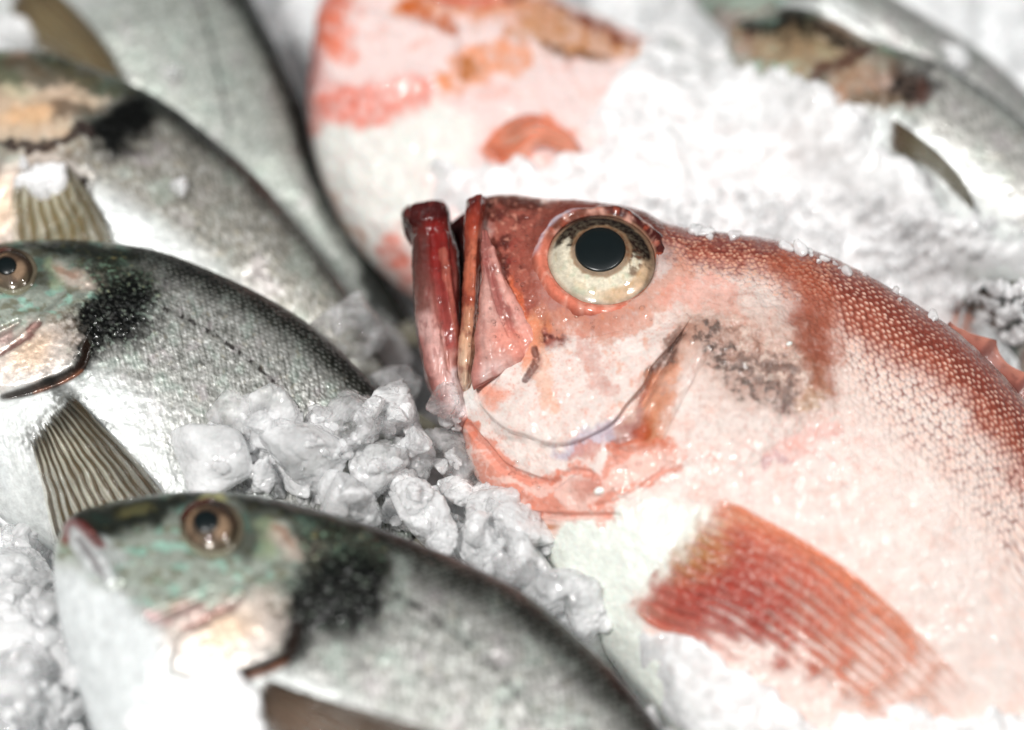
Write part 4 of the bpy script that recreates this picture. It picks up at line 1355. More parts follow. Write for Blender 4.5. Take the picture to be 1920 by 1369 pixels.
# bream lying downhill with its tail towards the red fish
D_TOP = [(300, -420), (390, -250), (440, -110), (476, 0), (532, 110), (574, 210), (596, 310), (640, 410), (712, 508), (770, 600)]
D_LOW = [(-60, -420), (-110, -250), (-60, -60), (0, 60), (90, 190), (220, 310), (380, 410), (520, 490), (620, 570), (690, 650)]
def d_extra(C, M, X, Y, n1, n2):  # dark back, widened to paint in the shadowed gap beside it
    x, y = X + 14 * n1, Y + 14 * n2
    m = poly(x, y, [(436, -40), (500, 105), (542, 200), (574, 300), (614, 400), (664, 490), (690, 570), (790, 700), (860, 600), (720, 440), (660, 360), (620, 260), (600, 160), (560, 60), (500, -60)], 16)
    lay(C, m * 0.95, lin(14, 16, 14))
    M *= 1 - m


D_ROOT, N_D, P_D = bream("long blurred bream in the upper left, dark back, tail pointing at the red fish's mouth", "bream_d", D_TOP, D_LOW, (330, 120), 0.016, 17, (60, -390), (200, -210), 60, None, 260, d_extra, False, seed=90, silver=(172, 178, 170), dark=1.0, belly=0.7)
drape("pectoral_fin", [(60, -40), (110, -5), (165, 50), (205, 105), (235, 160), (250, 195)], [(20, 0), (30, 50), (60, 90), (110, 125), (160, 155), (215, 190)], ["bream_d"], P_D, N_D,
      lambda t, u: 0.003 + 0.003 * t, lambda t, u: 0.0018 - 0.0008 * t, M_FIN, D_ROOT, fan_paint(7, (74, 62, 48), (112, 96, 70), (150, 136, 104), 270), fan_bump(7, 270), 70, 90, 6, 0.1)

# breams on the right, mostly under ice
F_TOP = [(1362, 80), (1374, 46), (1420, 31), (1500, 31), (1560, 55), (1620, 90), (1700, 117), (1760, 140), (1840, 185), (1920, 246), (2010, 330), (2110, 450), (2180, 560)]
F_LOW = [(1362, 95), (1400, 180), (1460, 290), (1540, 390), (1660, 470), (1800, 530), (1950, 580), (2060, 610), (2130, 620)]


def f_extra(C, M, X, Y, n1, n2):
    x, y = X + 16 * n1 + 8 * n2, Y + 14 * n1 - 10 * n2
    brk = 0.75 + 0.25 * sm(-0.6, 0.5, n2)

    def lay(C_, m_, c_):
        globals()['lay'](C_, m_ * brk, c_)
    lay(C, poly(x, y, [(1350, 40), (1560, 45), (1640, 95), (1600, 150), (1500, 140), (1400, 110)], 14) * 0.9, lin(150, 124, 94))
    lay(C, poly(x, y, [(1360, 25), (1520, 22), (1580, 60), (1660, 100), (1620, 112), (1540, 72), (1400, 66)], 12), lin(18, 16, 14))
    lay(C, ell(x, y, 1385, 80, 20, 26, 0, 0.9) * 0.6, lin(168, 124, 112))
    lay(C, stroke(x, y, [(1520, 160), (1570, 120), (1625, 96)], 26, 14) * 0.9, lin(82, 52, 44))
    lay(C, poly(x, y, [(1510, 180), (1600, 130), (1680, 115), (1720, 150), (1720, 200), (1620, 205)], 14) * 0.85, lin(158, 120, 96))
    lay(C, poly(x, y, [(1660, 125), (1730, 120), (1768, 160), (1740, 205), (1690, 195), (1650, 160)], 14), lin(18, 16, 15))
    lay(C, stroke(x, y, [(1590, 200), (1650, 190), (1700, 196)], 18, 12) * 0.7, lin(76, 68, 48))
    lay(C, stroke(x, y, [(1720, 150), (1735, 190), (1720, 210)], 14, 16) * 0.6, lin(96, 62, 52))
    M *= 1 - poly(x, y, [(1350, 20), (1640, 60), (1780, 150), (1720, 220), (1480, 200)], 30)


F_ROOT, N_F, P_F = bream("silver bream upper right with dark head and loose brown fin, half buried in ice", "bream_f", F_TOP, F_LOW, (1750, 300), 0.030, 18, (1420, 60), (1700, 160), 180, None, 280, f_extra, False, seed=120, black=0.0, sc_len=17.0, silver=(196, 194, 188))
drape("pectoral_fin", [(1660, 232), (1700, 262), (1745, 300), (1785, 345), (1808, 385), (1816, 414)], [(1655, 300), (1690, 310), (1730, 335), (1765, 368), (1795, 398), (1812, 416)], ["bream_f"], P_F, N_F,
      lambda t, u: 0.006 + 0.003 * t, lambda t, u: 0.0018 - 0.0008 * t, M_FIN, F_ROOT, fan_paint(6, (84, 66, 58), (96, 88, 66), (128, 122, 96), 280), fan_bump(6, 280), 70, 80, 6, 0.1)
G_TOP = [(1270, -70), (1340, -95), (1450, -80), (1560, -40), (1650, 10), (1750, 66), (1850, 126), (1950, 210), (2050, 310)]
G_LOW = [(1275, -50), (1320, 10), (1400, 70), (1520, 140), (1650, 220), (1780, 290), (1900, 340), (2020, 370)]
bream("grey mottled bream back at the top right edge, behind the dark headed bream", "bream_g", G_TOP, G_LOW, (1600, 60), 0.026, 17, (1350, -50), (1500, 20), 120, np.linspace(0, 1, 200), 200, None, False, seed=150, silver=(176, 176, 172), dark=0.55, black=0.4)
H_TOP = [(1806, 560), (1832, 548), (1866, 541), (1910, 545), (1965, 572), (2050, 620), (2140, 700), (2220, 780)]
H_LOW = [(1808, 566), (1850, 588), (1905, 640), (1970, 720), (2060, 810), (2150, 830), (2200, 830)]


def h_extra(C, M, X, Y, n1, n2):
    lay(C, poly(X, Y, [(1800, 530), (1960, 520), (2000, 620), (1900, 640), (1850, 600)], 12) * 0.9, lin(42, 44, 46))
    lay(C, poly(X + 10 * n2, Y + 10 * n1, [(1820, 552), (1862, 556), (1890, 600), (1870, 618), (1840, 590)], 14) * 0.8, lin(120, 94, 80))
    lay(C, sm(0.1, 0.7, n2) * 0.5, lin(150, 156, 150))


bream("small dark bream head poking out of the ice behind the red fish's dorsal fin", "bream_h", H_TOP, H_LOW, (1900, 620), 0.026, 24, (1905, 566), (2060, 640), 110, np.linspace(0, 1, 160), 200, h_extra, False, seed=180, silver=(176, 184, 170))

# ------------------------------------------------------------------ the second red fish, behind
N_E = tilted(17)
P_E = at_z(850, 250, 0.022)
E_TOP = [(660, -90), (720, -140), (800, -165), (900, -120), (985, -40), (1030, 0), (1080, 28), (1150, 58), (1220, 92), (1320, 150), (1450, 250), (1600, 380), (1720, 520)]
E_LOW = [(606, 20), (588, 100), (578, 200), (588, 280), (610, 352), (655, 435), (715, 502), (780, 552), (900, 640), (1080, 720), (1300, 760), (1500, 740), (1660, 660)]


def e_paint(X, Y, T, V, S, H):
    n1 = fbm(X / 50, Y / 50, 4, 301)
    n2 = fbm(X / 16, Y / 16, 3, 302)
    x, y = X + 22 * n1, Y + 22 * fbm(X / 50, Y / 50, 4, 305)
    brk = 0.62 + 0.38 * sm(-0.7, 0.5, n1 * 0.6 + n2)

    def lay(C_, m_, c_):
        globals()['lay'](C_, sm(0.04, 0.85, m_ * (0.9 + 0.4 * fbm(X / 24, Y / 24, 4, 307))) * brk, c_)
    C = np.empty(X.shape + (4,))
    C[..., :3] = lin(230, 208, 204)
    lay(C, sm(0, 0.8, n1) * 0.5, lin(230, 176, 164))
    lay(C, poly(x, y, [(570, 230), (800, 190), (900, 230), (860, 330), (800, 420), (790, 640), (700, 520), (600, 370)], 26), lin(228, 230, 224))
    lay(C, poly(x, y, [(560, -50), (640, -60), (640, 20), (610, 110), (596, 220), (560, 200)], 34) * 0.85, lin(198, 96, 86))
    lay(C, stroke(x, y, [(660, -40), (630, 40), (645, 100)], 40, 30) * 0.7, lin(226, 120, 90))
    lay(C, stroke(x, y, [(590, 222), (640, 200), (700, 192), (800, 172)], 34, 40) * 0.75, lin(222, 124, 106))
    lay(C, poly(x, y, [(740, -40), (1000, -40), (1060, 30), (980, 60), (860, 40), (740, 30)], 30) * 0.8, lin(208, 134, 92))
    lay(C, stroke(x, y, [(780, -20), (790, 30), (850, 45)], 20, 14) * 0.7, lin(186, 92, 36))
    lay(C, poly(x, y, [(980, 10), (1060, 20), (1150, 52), (1230, 92), (1200, 112), (1100, 118), (1020, 100), (960, 60)], 24) * 0.85, lin(192, 136, 92))
    lay(C, stroke(x, y, [(1030, 95), (1080, 108), (1130, 104)], 18, 12) * 0.85, lin(104, 70, 44))
    lay(C, stroke(x, y, [(1020, 12), (1100, 40), (1200, 84)], 12, 10) * 0.8, lin(132, 70, 50))
    lay(C, stroke(x, y, [(850, 150), (900, 120), (980, 100)], 40, 26) * 0.8, lin(222, 142, 96))
    lay(C, stroke(x, y, [(868, 140), (900, 128)], 18, 12) * 0.8, lin(176, 110, 62))
    fin = poly(x, y, [(900, 290), (960, 240), (1010, 215), (1070, 250), (1085, 290), (1060, 300), (1010, 270), (990, 310), (940, 315)], 10)
    lay(C, fin * 0.7, lin(222, 128, 90))
    lay(C, ell(x, y, 875, 350, 14, 12, 0, 0.6) * 0.8, lin(222, 104, 76))
    lay(C, ell(x, y, 830, 345, 40, 34, 0, 0.7) * 0.5, lin(232, 180, 178))
    lay(C, poly(x, y, [(720, 440), (745, 425), (770, 470), (800, 640), (740, 560)], 26) * 0.85, lin(216, 112, 92))
    lay(C, stroke(x, y, [(595, 330), (640, 420), (700, 490)], 8, 10) * 0.7, lin(186, 140, 112))
    lay(C, sm(0.35, 0.9, n2) * 0.3, lin(222, 140, 120))
    C[..., 3] = 0.3
    return C, 0.0


def e_bump(X, Y, T, V, S, H):
    fade = sm(0.0, 0.06, 1 - np.abs(V))
    d = fade * (3.5 * fbm(X / 34, Y / 34, 4, 311))
    d += 10 * poly(X, Y, [(600, 0), (760, 40), (860, 60), (860, 150), (700, 185), (590, 205)], 12)
    d -= 14 * ell(X, Y, 880, -72, 110, 80, 0, 0.2)
    return d


red2 = empty("red_fish", P_E - N_E * 0.03, "second red fish, blurred and half buried in ice, cut by the top edge", "fish", "fish laid out on crushed ice")
loft("body", E_TOP, E_LOW, P_E, N_E, width_curve([(0, 0.007), (0.03, 0.014), (0.15, 0.024), (0.4, 0.028), (0.7, 0.02), (1, 0.006)]), M_RED, red2, e_paint, e_bump, 300, 320, 50, 0.75, keep="red2")
make_eye(red2, ["red2"], N_E, 880, -72, 118, 78, 4, red_lid, red_iris, (880, -78, 52, 40, 0),
         [(1.16, -10), (1.10, 1), (1.05, 6), (0.99, 9), (0.93, 8), (0.88, 3), (0.84, -5), (0.82, -14)], 34, M_EYE)
drape("pelvic_fin", [(905, 285), (950, 245), (1005, 218), (1060, 245), (1090, 295)], [(930, 318), (970, 318), (1005, 285), (1040, 300), (1085, 320)], ["red2"], P_E, N_E,
      lambda t, u: 0.003 + 0.003 * np.sin(7 * t + 3 * u), lambda t, u: 0.002 + 0 * t, M_FIN, red2, fan_paint(6, (216, 116, 80), (224, 136, 100), (234, 196, 176), 320), fan_bump(6, 320), 60, 60, 8, 0.3)
fin_sheet("tail_fin", [(1725, 525), (1700, 600), (1665, 655)], [(1850, 600), (1820, 700), (1780, 790)], P_E, N_E, M_FIN, red2, spiny_paint((190, 110, 84), (226, 170, 146), (150, 70, 56), 10), 10, 0.0009, 0.0, 2.0)


# ------------------------------------------------------------------ ice
def grid_ice():
    """the bed of crushed ice under everything"""
    g = np.concatenate([np.linspace(-0.9, -0.24, 26, endpoint=False), np.linspace(-0.24, 0.24, 300, endpoint=False), np.linspace(0.24, 0.9, 27)])
    gx, gy = np.meshgrid(g, g + 0.06, indexing="ij")
    f1, f2, idv = worley(gx / 0.011, gy / 0.011, 401)
    h1, h2, id2 = worley(gx / 0.005, gy / 0.005, 402)
    z = -0.012 + 0.008 * fbm(gx / 0.08, gy / 0.08, 3, 403) + 0.007 * (0.3 + idv) * sm(0.8, 0.0, f1) + 0.003 * (0.3 + id2) * sm(0.8, 0, h1)
    X, Y = project(np.stack([gx, gy, z], -1))
    z = z + 0.020 * sm(900, 1250, X) * sm(330, 60, Y) + 0.030 * sm(330, 60, X) * sm(860, 1000, Y)
    Xh, Yh = project(np.stack([gx, gy, z * 0 + 0.034], -1))
    z = z + 0.040 * ell(Xh, Yh, 900, 900, 90, 60, 25, 0.7) + 0.038 * ell(Xh, Yh, 1040, 1110, 130, 70, 40, 0.7)
    z = z - 0.040 * ell(X, Y, 670, 500, 150, 340, -30, 0.6) - 0.02 * ell(X, Y, 740, 660, 90, 90, 0, 0.6)
    P = np.stack([gx, gy, z], -1)
    o = mesh_obj("ice_bed", P.reshape(-1, 3), grid_faces(len(g), len(g), False), M_SLUSH)
    SOLIDS["bed"] = (P[::2, ::2].reshape(-1, 3), grid_faces(len(g[::2]), len(g[::2]), False))
    tag(o, "bed of crushed ice under all the fish", None, None, "structure")
    return o


grid_ice()


def drop(gx, gy, keys=None):
    tree = bvh(keys)
    z = np.full(gx.shape, -0.02)
    for i in np.ndindex(gx.shape):
        h = tree.ray_cast(Vector((float(gx[i]), float(gy[i]), 0.5)), Vector((0, 0, -1)))
        if h[0] is not None:
            z[i] = h[0][2]
    return z


def heap(name, px_poly, soft, height, step, mat, label, keys, hole=None, rough=1.0, seed=0, fl=0.0015):
    """crushed ice heaped over what lies there: the poured area is marked by photo positions on the fish below it"""
    xs, ys = zip(*px_poly)
    c = np.concatenate([hits(np.array(xs, float), np.array(ys, float), None, np.array([0, 0, 0.02]), np.array([0, 0, 1.0]))])
    x0, x1, y0, y1 = c[:, 0].min() - 0.012, c[:, 0].max() + 0.012, c[:, 1].min() - 0.02, c[:, 1].max() + 0.02
    gx, gy = np.meshgrid(np.arange(x0, x1, step), np.arange(y0, y1, step), indexing="ij")
    z = drop(gx, gy, keys)
    zs = smooth_grid(z[..., None], 60)[..., 0]
    z = np.maximum(z, zs)
    P = np.stack([gx, gy, z], -1)
    X, Y = project(P)
    n = fbm(gx / 0.012, gy / 0.012, 4, 411 + seed)
    m = poly(X + 30 * n, Y + 30 * fbm(gx / 0.012, gy / 0.012, 4, 415 + seed), px_poly, soft)
    if hole is not None:
        for hp, hs in hole:
            m = m * (1 - poly(X + 14 * n, Y, hp, hs))
    f1, f2, idv = worley(gx / 0.0065, gy / 0.0065, 421 + seed)
    h1, h2, id2 = worley(gx / 0.0028, gy / 0.0028, 431 + seed)
    gran = rough * (0.0004 * (0.3 + idv) * sm(0.75, 0.0, f1) + 0.0003 * (0.3 + id2) * sm(0.75, 0.0, h1) + 0.0009 * n + 0.00012 * fbm(gx / 0.0016, gy / 0.0016, 2, 441 + seed))
    t = m * (height + gran * 1.4) - fl * (1 - m) * 2 - 0.0008 + 0.0008 * n * m
    P[..., 2] = z + t
    live = t > -0.0012
    F = grid_faces(gx.shape[0], gx.shape[1], False)
    F = F[live.ravel()[F].any(1)]
    used = np.unique(F)
    mp = np.full(gx.size, -1)
    mp[used] = np.arange(len(used))
    o = mesh_obj(name, P.reshape(-1, 3)[used], mp[F], mat)
    tag(o, label, None, None, "stuff")
    SOLIDS[name + str(seed)] = (P.reshape(-1, 3)[used], mp[F])
    return o


E_SIDE = ["red2", "bream_f", "bream_g", "bream_h", "bed"]
heap("crushed_ice", [(800, 300), (880, 320), (960, 300), (1030, 320), (1110, 290), (1120, 200), (1180, 120), (1240, 60), (1340, 90), (1400, 140), (1500, 150), (1560, 190), (1640, 215), (1640, 300), (1720, 330), (1800, 420),
                     (1870, 440), (1960, 470), (1960, 500), (1860, 500), (1800, 530), (1790, 580), (1790, 640), (1500, 640), (1250, 560), (1000, 560), (860, 520), (830, 400)], 26, 0.007, 0.0011, M_SNOW,
     "white crushed ice poured over the second red fish and the right hand breams", E_SIDE, seed=0)
heap("crushed_ice", [(1200, 1170), (1270, 1200), (1330, 1190), (1380, 1260), (1440, 1310), (1520, 1370), (1640, 1340), (1760, 1350), (1960, 1320), (1990, 1500), (1500, 1560), (1250, 1400)], 18, 0.006, 0.0009, M_SNOW,
     "white crushed ice heaped along the belly of the front red fish", ["red", "bream_a", "bed"], seed=50)
heap("crushed_ice", [(330, 1290), (380, 1275), (450, 1280), (500, 1310), (505, 1370), (470, 1430), (300, 1450), (240, 1390)], 10, 0.008, 0.0008, M_SNOW,
     "clump of white crushed ice on the throat of the lowest bream", ["bream_a", "bed"], seed=80)
heap("crushed_ice", [(40, 318), (90, 305), (130, 330), (125, 375), (70, 395), (30, 370)], 10, 0.008, 0.0008, M_SNOW,
     "small lump of white ice on the fan fin of the blurred left bream", ["bream_c", "bed"], seed=110)


def ico(sub):
    bm = bmesh.new()
    bmesh.ops.create_icosphere(bm, subdivisions=sub, radius=1.0)
    V = np.array([v.co[:] for v in bm.verts])
    F = np.array([[v.index for v in f.verts] for f in bm.faces])
    bm.free()
    return V / np.linalg.norm(V, axis=1, keepdims=True), F


ICO5, ICO3, ICO2 = ico(5), ico(3), ico(2)


def chunk_shape(D, seed, sharp=9.0, nfc=13, rough=1.0):
    r = np.random.default_rng(seed)
    nn = r.normal(size=(nfc, 3))
    nn /= np.linalg.norm(nn, axis=1, keepdims=True)
    h = r.uniform(0.62, 1.05, nfc)
    q = np.maximum(D @ nn.T, 0) / h
    rad = (q ** sharp).sum(1) ** (-1 / sharp)
    rad = np.minimum(rad, 1.5)
    P = D * rad[:, None]
    o = r.uniform(-50, 50, 3)
    nz = fbm(P[:, 0] * 2.2 + o[0], P[:, 1] * 2.2 + P[:, 2] * 1.7 + o[1], 4, seed) + 0.6 * fbm(P[:, 2] * 4 + o[2], P[:, 0] * 4 - P[:, 1] * 3, 3, seed + 3)
    chip = np.abs(fbm(P[:, 0] * 1.6 + o[1], P[:, 2] * 1.6 + P[:, 1] * 1.3 + o[0], 3, seed + 9))
    return P * (1 + 0.030 * rough * nz - 0.09 * rough * sm(0.22, 0.0, chip))[:, None]


def rot_rand(r):
    q = r.normal(size=4)
    q /= np.linalg.norm(q)
    a, b, c, d = q
    return np.array([[1 - 2 * (c * c + d * d), 2 * (b * c - a * d), 2 * (b * d + a * c)], [2 * (b * c + a * d), 1 - 2 * (b * b + d * d), 2 * (c * d - a * b)],
                     [2 * (b * d - a * c), 2 * (c * d + a * b), 1 - 2 * (b * b + c * c)]])


def ice_chunk(px, py, r_px, label, seed, mat, sharp=9.0, squash=(1, 1, 1), sink=0.35, rough=1.0, zmin=-0.05, group="chunks of ice lying on and between the fish"):
    r = np.random.default_rng(seed)
    P = chunk_shape(ICO5[0], seed, sharp, rough=rough) * np.array(squash) @ rot_rand(r).T
    low = at_z(np.array(px, float), np.array(py, float), zmin)
    hit = hits(np.array([px], float), np.array([py], float), None, np.array([0, 0, 0.0]), np.array([0, 0, 1.0]))[0]
    hit = low if (hit - CP) @ CF > (low - CP) @ CF else hit
    d = ray_dirs(np.array(px, float), np.array(py, float))
    d /= np.linalg.norm(d)
    R = r_px * PX
    c = hit - d * R * (1 - sink)
    o = mesh_obj("ice_chunk", P * R, ICO5[1], mat)
    o.location = c
    tag(o, label, "ice chunk", group)
    SOLIDS["chunk%d" % len(SOLIDS)] = (chunk_shape(ICO2[0], seed, sharp, rough=rough) * np.array(squash) @ rot_rand(np.random.default_rng(seed + 0)).T * R * 0.9 + c, np.c_[ICO2[1], ICO2[1][:, :1]])
    return o


# crumbs of ice: nobody could count them
def crumbs(name, region, count, rmin, rmax, mat, label, seed, bias=1.0):
    r = np.random.default_rng(seed)
    xs, ys = [p[0] for p in region], [p[1] for p in region]
    pts = []
    while len(pts) < count:
        q = np.stack([r.uniform(min(xs), max(xs), 400), r.uniform(min(ys), max(ys), 400)], 1)
        ok = poly(q[:, 0], q[:, 1], region, 6) > r.uniform(0.2, 1.0, 400)
        pts += q[ok].tolist()
    pts = np.array(pts[:count])
    H = hits(pts[:, 0], pts[:, 1], None, np.array([0, 0, 0.0]), np.array([0, 0, 1.0]))
    shapes = [chunk_shape(ICO3[0], 900 + i, 8.0, 10, 1.4) for i in range(8)]
    Vs, Fs = [], []
    for i, h in enumerate(H):
        R = rmin + (rmax - rmin) * r.random() ** 2.2
        P = shapes[i % 8] * r.uniform(0.6, 1.1, 3) @ rot_rand(r).T * R
        Vs.append(P + h + np.array([0, -0.2, 0.8]) * R * 0.35)
        Fs.append(ICO3[1] + len(ICO3[0]) * i)
    o = mesh_obj(name, np.concatenate(Vs), np.concatenate(Fs), mat)
    tag(o, label, None, None, "stuff")
    return o


crumbs("ice_crumbs", [(395, 800), (480, 770), (600, 770), (760, 745), (870, 770), (880, 860), (930, 900), (1000, 960), (1040, 1040), (1130, 1140), (1190, 1260), (1120, 1200), (1000, 1110), (880, 1050), (760, 990), (560, 935), (480, 920), (420, 930), (360, 880)],
       520, 0.0007, 0.0030, M_ICE, "fine crumbs of ice filling the strip between the breams and the red fish", 501)
SMALL = "small pebble of ice in the icy strip between the breams and the red fish"
CH = [
    # px, py, radius, label, seed, material, sharpness, squash, sink
    (410, 862, 66, "smooth round white lump of ice, leftmost in the strip on the bream's flank", 11, M_WHITE, 4.0, (1, 1, .8), .4, .5),
    (435, 775, 44, "clear rounded lump above the smooth white lump on the bream's flank", 12, M_CLEAR, 5.0, (1, 1, .7), .5, .8),
    (520, 800, 48, "pale lump between the clear rounded lump and the double white lump", 13, M_ICE, 6.0, (1, 1, .8), .5, 1),
    (590, 850, 66, "double white lump in the middle of the strip on the bream's flank", 14, M_WHITE, 4.5, (1, .8, .9), .4, .8),
    (560, 905, 30, "little white knob hanging under the double white lump", 15, M_WHITE, 4.0, (1, .8, .8), .4, .8),
    (625, 910, 34, "white knob just right of the little knob under the double lump", 16, M_WHITE, 4.0, (1, .8, .8), .4, .8),
    (655, 790, 66, "flat clear slab at the top of the strip below the bream's dark back", 17, M_CLEAR, 10.0, (1.2, .9, .5), .5, 1.2),
    (740, 785, 62, "clear jagged slab against the bream's back left of the red jaw", 18, M_ICE, 10.0, (1.2, .9, .5), .45, 1.4),
    (805, 812, 56, "white jagged chunk touching the throat of the red fish", 19, M_ICE, 8.0, (1, .9, .8), .35, 1.5),
    (832, 752, 28, "small clear nugget right under the tip of the red jaw", 20, M_CLEAR, 7.0, (1.1, .8, .8), .3, 1.6),
    (770, 850, 44, "pale chunk below the jagged chunk at the red throat", 21, M_ICE, 8.0, (1, 1, .8), .4, 1.4),
    (705, 872, 56, "rounded pale chunk below the clear slabs in the strip's middle", 22, M_ICE, 6.0, (1.1, .9, .8), .4, 1.1),
    (860, 860, 52, "dark clear chunk wedged under the red fish's throat", 23, M_CLEAR, 9.0, (.9, 1, .8), .45, 1.2),
    (660, 945, 66, "broad smooth pale chunk resting behind the lowest bream's nape", 24, M_ICE, 5.0, (1.2, .8, .7), .45, .8),
    (760, 930, 40, "small pale chunk right of the broad smooth chunk", 25, M_ICE, 7.0, (1, 1, .8), .4, 1.2),
    (800, 975, 62, "white wedge shaped chunk leaning on the lowest bream's back", 26, M_WHITE, 9.0, (1.25, .8, .7), .35, 1.0),
    (860, 920, 36, "frosty little chunk above the white wedge", 27, M_ICE, 7.0, (1, 1, .8), .35, 1.6),
    (935, 955, 62, "tall white peak of ice below the red fish's throat fold", 28, M_WHITE, 7.0, (.75, 1, 1.1), .3, 1.2),
    (975, 985, 40, "white chunk on the right shoulder of the tall white peak", 29, M_WHITE, 7.0, (1, 1, .9), .35, 1.2),
    (905, 1035, 56, "large pale chunk half hidden behind the lowest bream's back under the peak", 30, M_ICE, 6.0, (1.1, .9, .8), .4, 1.2),
    (990, 1060, 50, "pale rough chunk right of the large half hidden chunk", 31, M_ICE, 7.0, (1.1, .9, .8), .4, 1.6),
    (1050, 1105, 46, "rough grey chunk low in the strip beside the red fish's white belly", 32, M_ICE, 7.0, (1.1, .9, .8), .4, 1.6),
    (1095, 1160, 40, "lowest chunk of the strip, between bream back and white belly", 33, M_ICE, 7.0, (1.1, .9, .8), .4, 1.6),
    (700, 640, 58, "clear angular chunk in the dark gap left of the red jaw", 34, M_ICE, 11.0, (.9, 1.1, .8), .5, .8),
    (640, 610, 60, "clear chunk on the tail end of the blurred left bream", 35, M_CLEAR, 9.0, (1, 1, .7), .55, .8),
    (735, 720, 44, "dark wet chunk in the gap beside the bream's back", 36, M_CLEAR, 9.0, (1, 1, .8), .4, .8),
    (765, 655, 36, "grey nugget in the shade right beside the red lower jaw", 37, M_CLEAR, 9.0, (1, .8, .8), .4, .8),
    (20, 1090, 78, "pale chunk at the left edge below the fan fin, uppermost of the corner heap", 38, M_ICE, 7.0, (1, 1, .8), .4, 1.2),
    (75, 1160, 66, "pale chunk in the corner heap touching the lowest bream's chin", 39, M_ICE, 7.0, (1, 1, .8), .4, 1.2),
    (15, 1200, 76, "white chunk at the left edge in the middle of the corner heap", 40, M_WHITE, 7.0, (1, 1, .8), .4, 1.2),
    (85, 1265, 76, "large pale chunk low in the corner heap beside the white chin", 41, M_ICE, 7.0, (1, 1, .8), .4, 1.2),
    (25, 1310, 76, "grey clear chunk in the bottom left corner of the view", 42, M_CLEAR, 7.0, (1, 1, .8), .4, 1.2),
    (110, 1345, 60, "pale chunk at the bottom edge beside the lowest bream's belly", 43, M_ICE, 7.0, (1, 1, .8), .4, 1.2),
    (45, 1020, 46, "flat clear flake under the tip of the fan fin at the left edge", 44, M_CLEAR, 8.0, (1.2, .9, .5), .4, 1.2),
    (340, 352, 20, "melting bead of ice on the flank of the blurred left bream", 45, M_ICE, 4.0, (1, 1, .7), .4, .5),
    (325, 135, 20, "melting bead of ice on the long upper left bream", 46, M_ICE, 4.0, (1, 1, .7), .4, .5),
    (36, 62, 50, "white lump of ice in the top left corner above the brown fin", 47, M_WHITE, 6.0, (1, 1, .8), .4, 1.0),
    (1790, 110, 36, "soft white chunk at the top right above the grey bream back", 48, M_WHITE, 6.0, (1, 1, .8), .4, 1.0),
]
for (x_, y_, r_, l_, s_, m_, sh_, sq_, sk_, ro_) in CH:
    ice_chunk(x_, y_, r_ * 1.12, l_, s_, m_, sh_ * 1.7, sq_, sk_, ro_, 0.030 if 780 < x_ < 1120 and y_ > 840 else -0.05)
rp = random.Random(77)
STRIP = [(400, 850), (480, 775), (620, 765), (780, 770), (860, 800), (850, 880), (920, 950), (1010, 1020), (1080, 1120), (1000, 1110), (880, 1050), (760, 990), (560, 930), (430, 915)]
for k in range(44):
    while True:
        x_, y_ = rp.uniform(400, 1090), rp.uniform(765, 1125)
        if poly(np.array([x_]), np.array([y_]), STRIP, 4)[0] > 0.6:
            break
    ice_chunk(x_, y_, rp.uniform(14, 30), SMALL, 600 + k, (M_ICE, M_WHITE, M_CLEAR, M_WHITE)[k % 4], rp.uniform(6, 14), (1, rp.uniform(.6, 1), rp.uniform(.6, 1)), 0.3, 1.5, 0.030 if x_ > 800 else -0.05, 'small pebbles of ice in the strip')
_bvh.clear()

crumbs("ice_crumbs", [(-30, 990), (70, 980), (105, 1040), (110, 1130), (150, 1300), (180, 1400), (-30, 1400)], 120, 0.0008, 0.004, M_WHITE, "fine crumbs of ice in the heap by the lowest bream's chin", 502)
crumbs("ice_crumbs", [(1250, 440), (1450, 460), (1620, 525), (1760, 610), (1790, 600), (1800, 500), (1930, 460), (1930, 420), (1700, 380), (1400, 350), (1150, 370)], 420, 0.0006, 0.0026, M_WHITE, "fine granules on the white ice behind the red fish's back", 503)
crumbs("ice_crumbs", [(600, 590), (720, 600), (790, 640), (800, 720), (740, 760), (660, 680)], 36, 0.001, 0.004, M_CLEAR, "wet crumbs of ice in the dark gap by the red jaw", 504)
crumbs("ice_crumbs", [(400, 830), (480, 770), (600, 765), (760, 750), (865, 780), (870, 860), (930, 900), (1000, 960), (1040, 1040), (1110, 1130), (1000, 1110), (880, 1050), (760, 990), (560, 935), (480, 925), (420, 920)],
       300, 0.0005, 0.0021, M_ICE, "fine glittering crumbs of ice on top of the chunks between the breams and the red fish", 508)

crumbs("ice_crumbs", [(1800, 545), (1840, 530), (1940, 540), (1940, 640), (1880, 640), (1820, 590)], 60, 0.0010, 0.0036, M_WHITE, "white crumbs of ice scattered over the small dark bream head", 509)

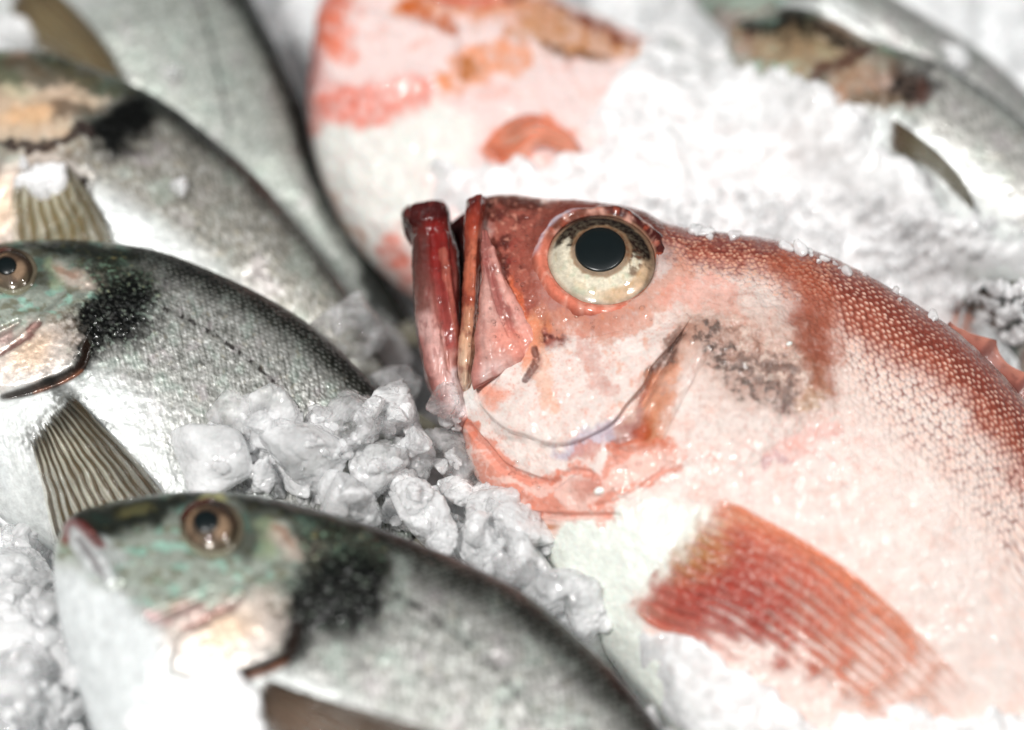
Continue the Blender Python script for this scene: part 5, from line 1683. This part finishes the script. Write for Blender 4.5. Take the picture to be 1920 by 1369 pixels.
# loose scales stuck to the red fish
for (x_, y_, r_, l_) in ((1124, 920, 11, "loose white fish scale on the red fish's throat"), (1480, 645, 6, "tiny yellowish fish scale on the red fish's shoulder bruise")):
    O, eu, ev, _n = eye_frame(x_, y_, ["red"], N_R)
    a = np.linspace(0, 2 * math.pi, 24, endpoint=False)
    rr = np.array([1.0, 0.97, 0.6, 0.02])
    hh = np.array([1.0, 2.2, 3.2, 3.6])
    P = O + (rr[:, None] * r_ * np.cos(a))[..., None] * (eu * 0.9 - ev * 0.35) + (rr[:, None] * r_ * 0.65 * np.sin(a))[..., None] * (ev * 0.9 + eu * 0.35) + (hh * PX)[:, None, None] * N_R
    tag(mesh_obj("fish_scale", P.reshape(-1, 3), grid_faces(4, 24), M_SCALE), l_, "fish scale")

# water beads added on the red fish to catch lamp glints
M_DROP = cornea_mat()
M_DROP.name = "glint_bead"
SPH = ICO2[0] * np.array([1, 1, 0.35])
rw = np.random.default_rng(91)
Vs, Fs = [], []
for region, cnt in (([(900, 395), (1010, 395), (1010, 520), (990, 620), (930, 520)], 70), ([(866, 470), (895, 470), (880, 660), (862, 640)], 26), ([(815, 470), (850, 470), (862, 640), (850, 720), (830, 650)], 26), ([(910, 560), (990, 640), (920, 700), (890, 690)], 22),
                     ([(1020, 580), (1240, 560), (1260, 600), (1060, 660)], 30), ([(1090, 850), (1230, 800), (1230, 900), (1100, 960)], 40), ([(1330, 960), (1500, 1030), (1600, 1180), (1450, 1200), (1250, 1140)], 70), ([(900, 850), (1080, 880), (1080, 960), (960, 930)], 24)):
    xs, ys = zip(*region)
    n_ = 0
    while n_ < cnt:
        q = np.array([[rw.uniform(min(xs), max(xs)), rw.uniform(min(ys), max(ys))]])
        if poly(q[:, 0], q[:, 1], region, 4)[0] < 0.5:
            continue
        h = hits(q[:, 0], q[:, 1], ["red", "jaw", "lip", "maxilla"])[0]
        if np.isnan(h[0]):
            continue
        R = (1.6 + 3.0 * rw.random() ** 3) * PX
        zx = N_R
        xx = np.cross(zx, [0, 1, 0])
        xx /= np.linalg.norm(xx)
        yy = np.cross(zx, xx)
        Vs.append(h + R * (SPH[:, :1] * xx * rw.uniform(0.8, 1.4) + SPH[:, 1:2] * yy + SPH[:, 2:] * zx) + zx * R * 0.15)
        Fs.append(ICO2[1] + len(SPH) * len(Fs))
        n_ += 1
tag(mesh_obj("glint_beads", np.concatenate(Vs), np.concatenate(Fs), M_DROP), "tiny beads of melt water on the red fish's head and fin", None, None, "stuff")
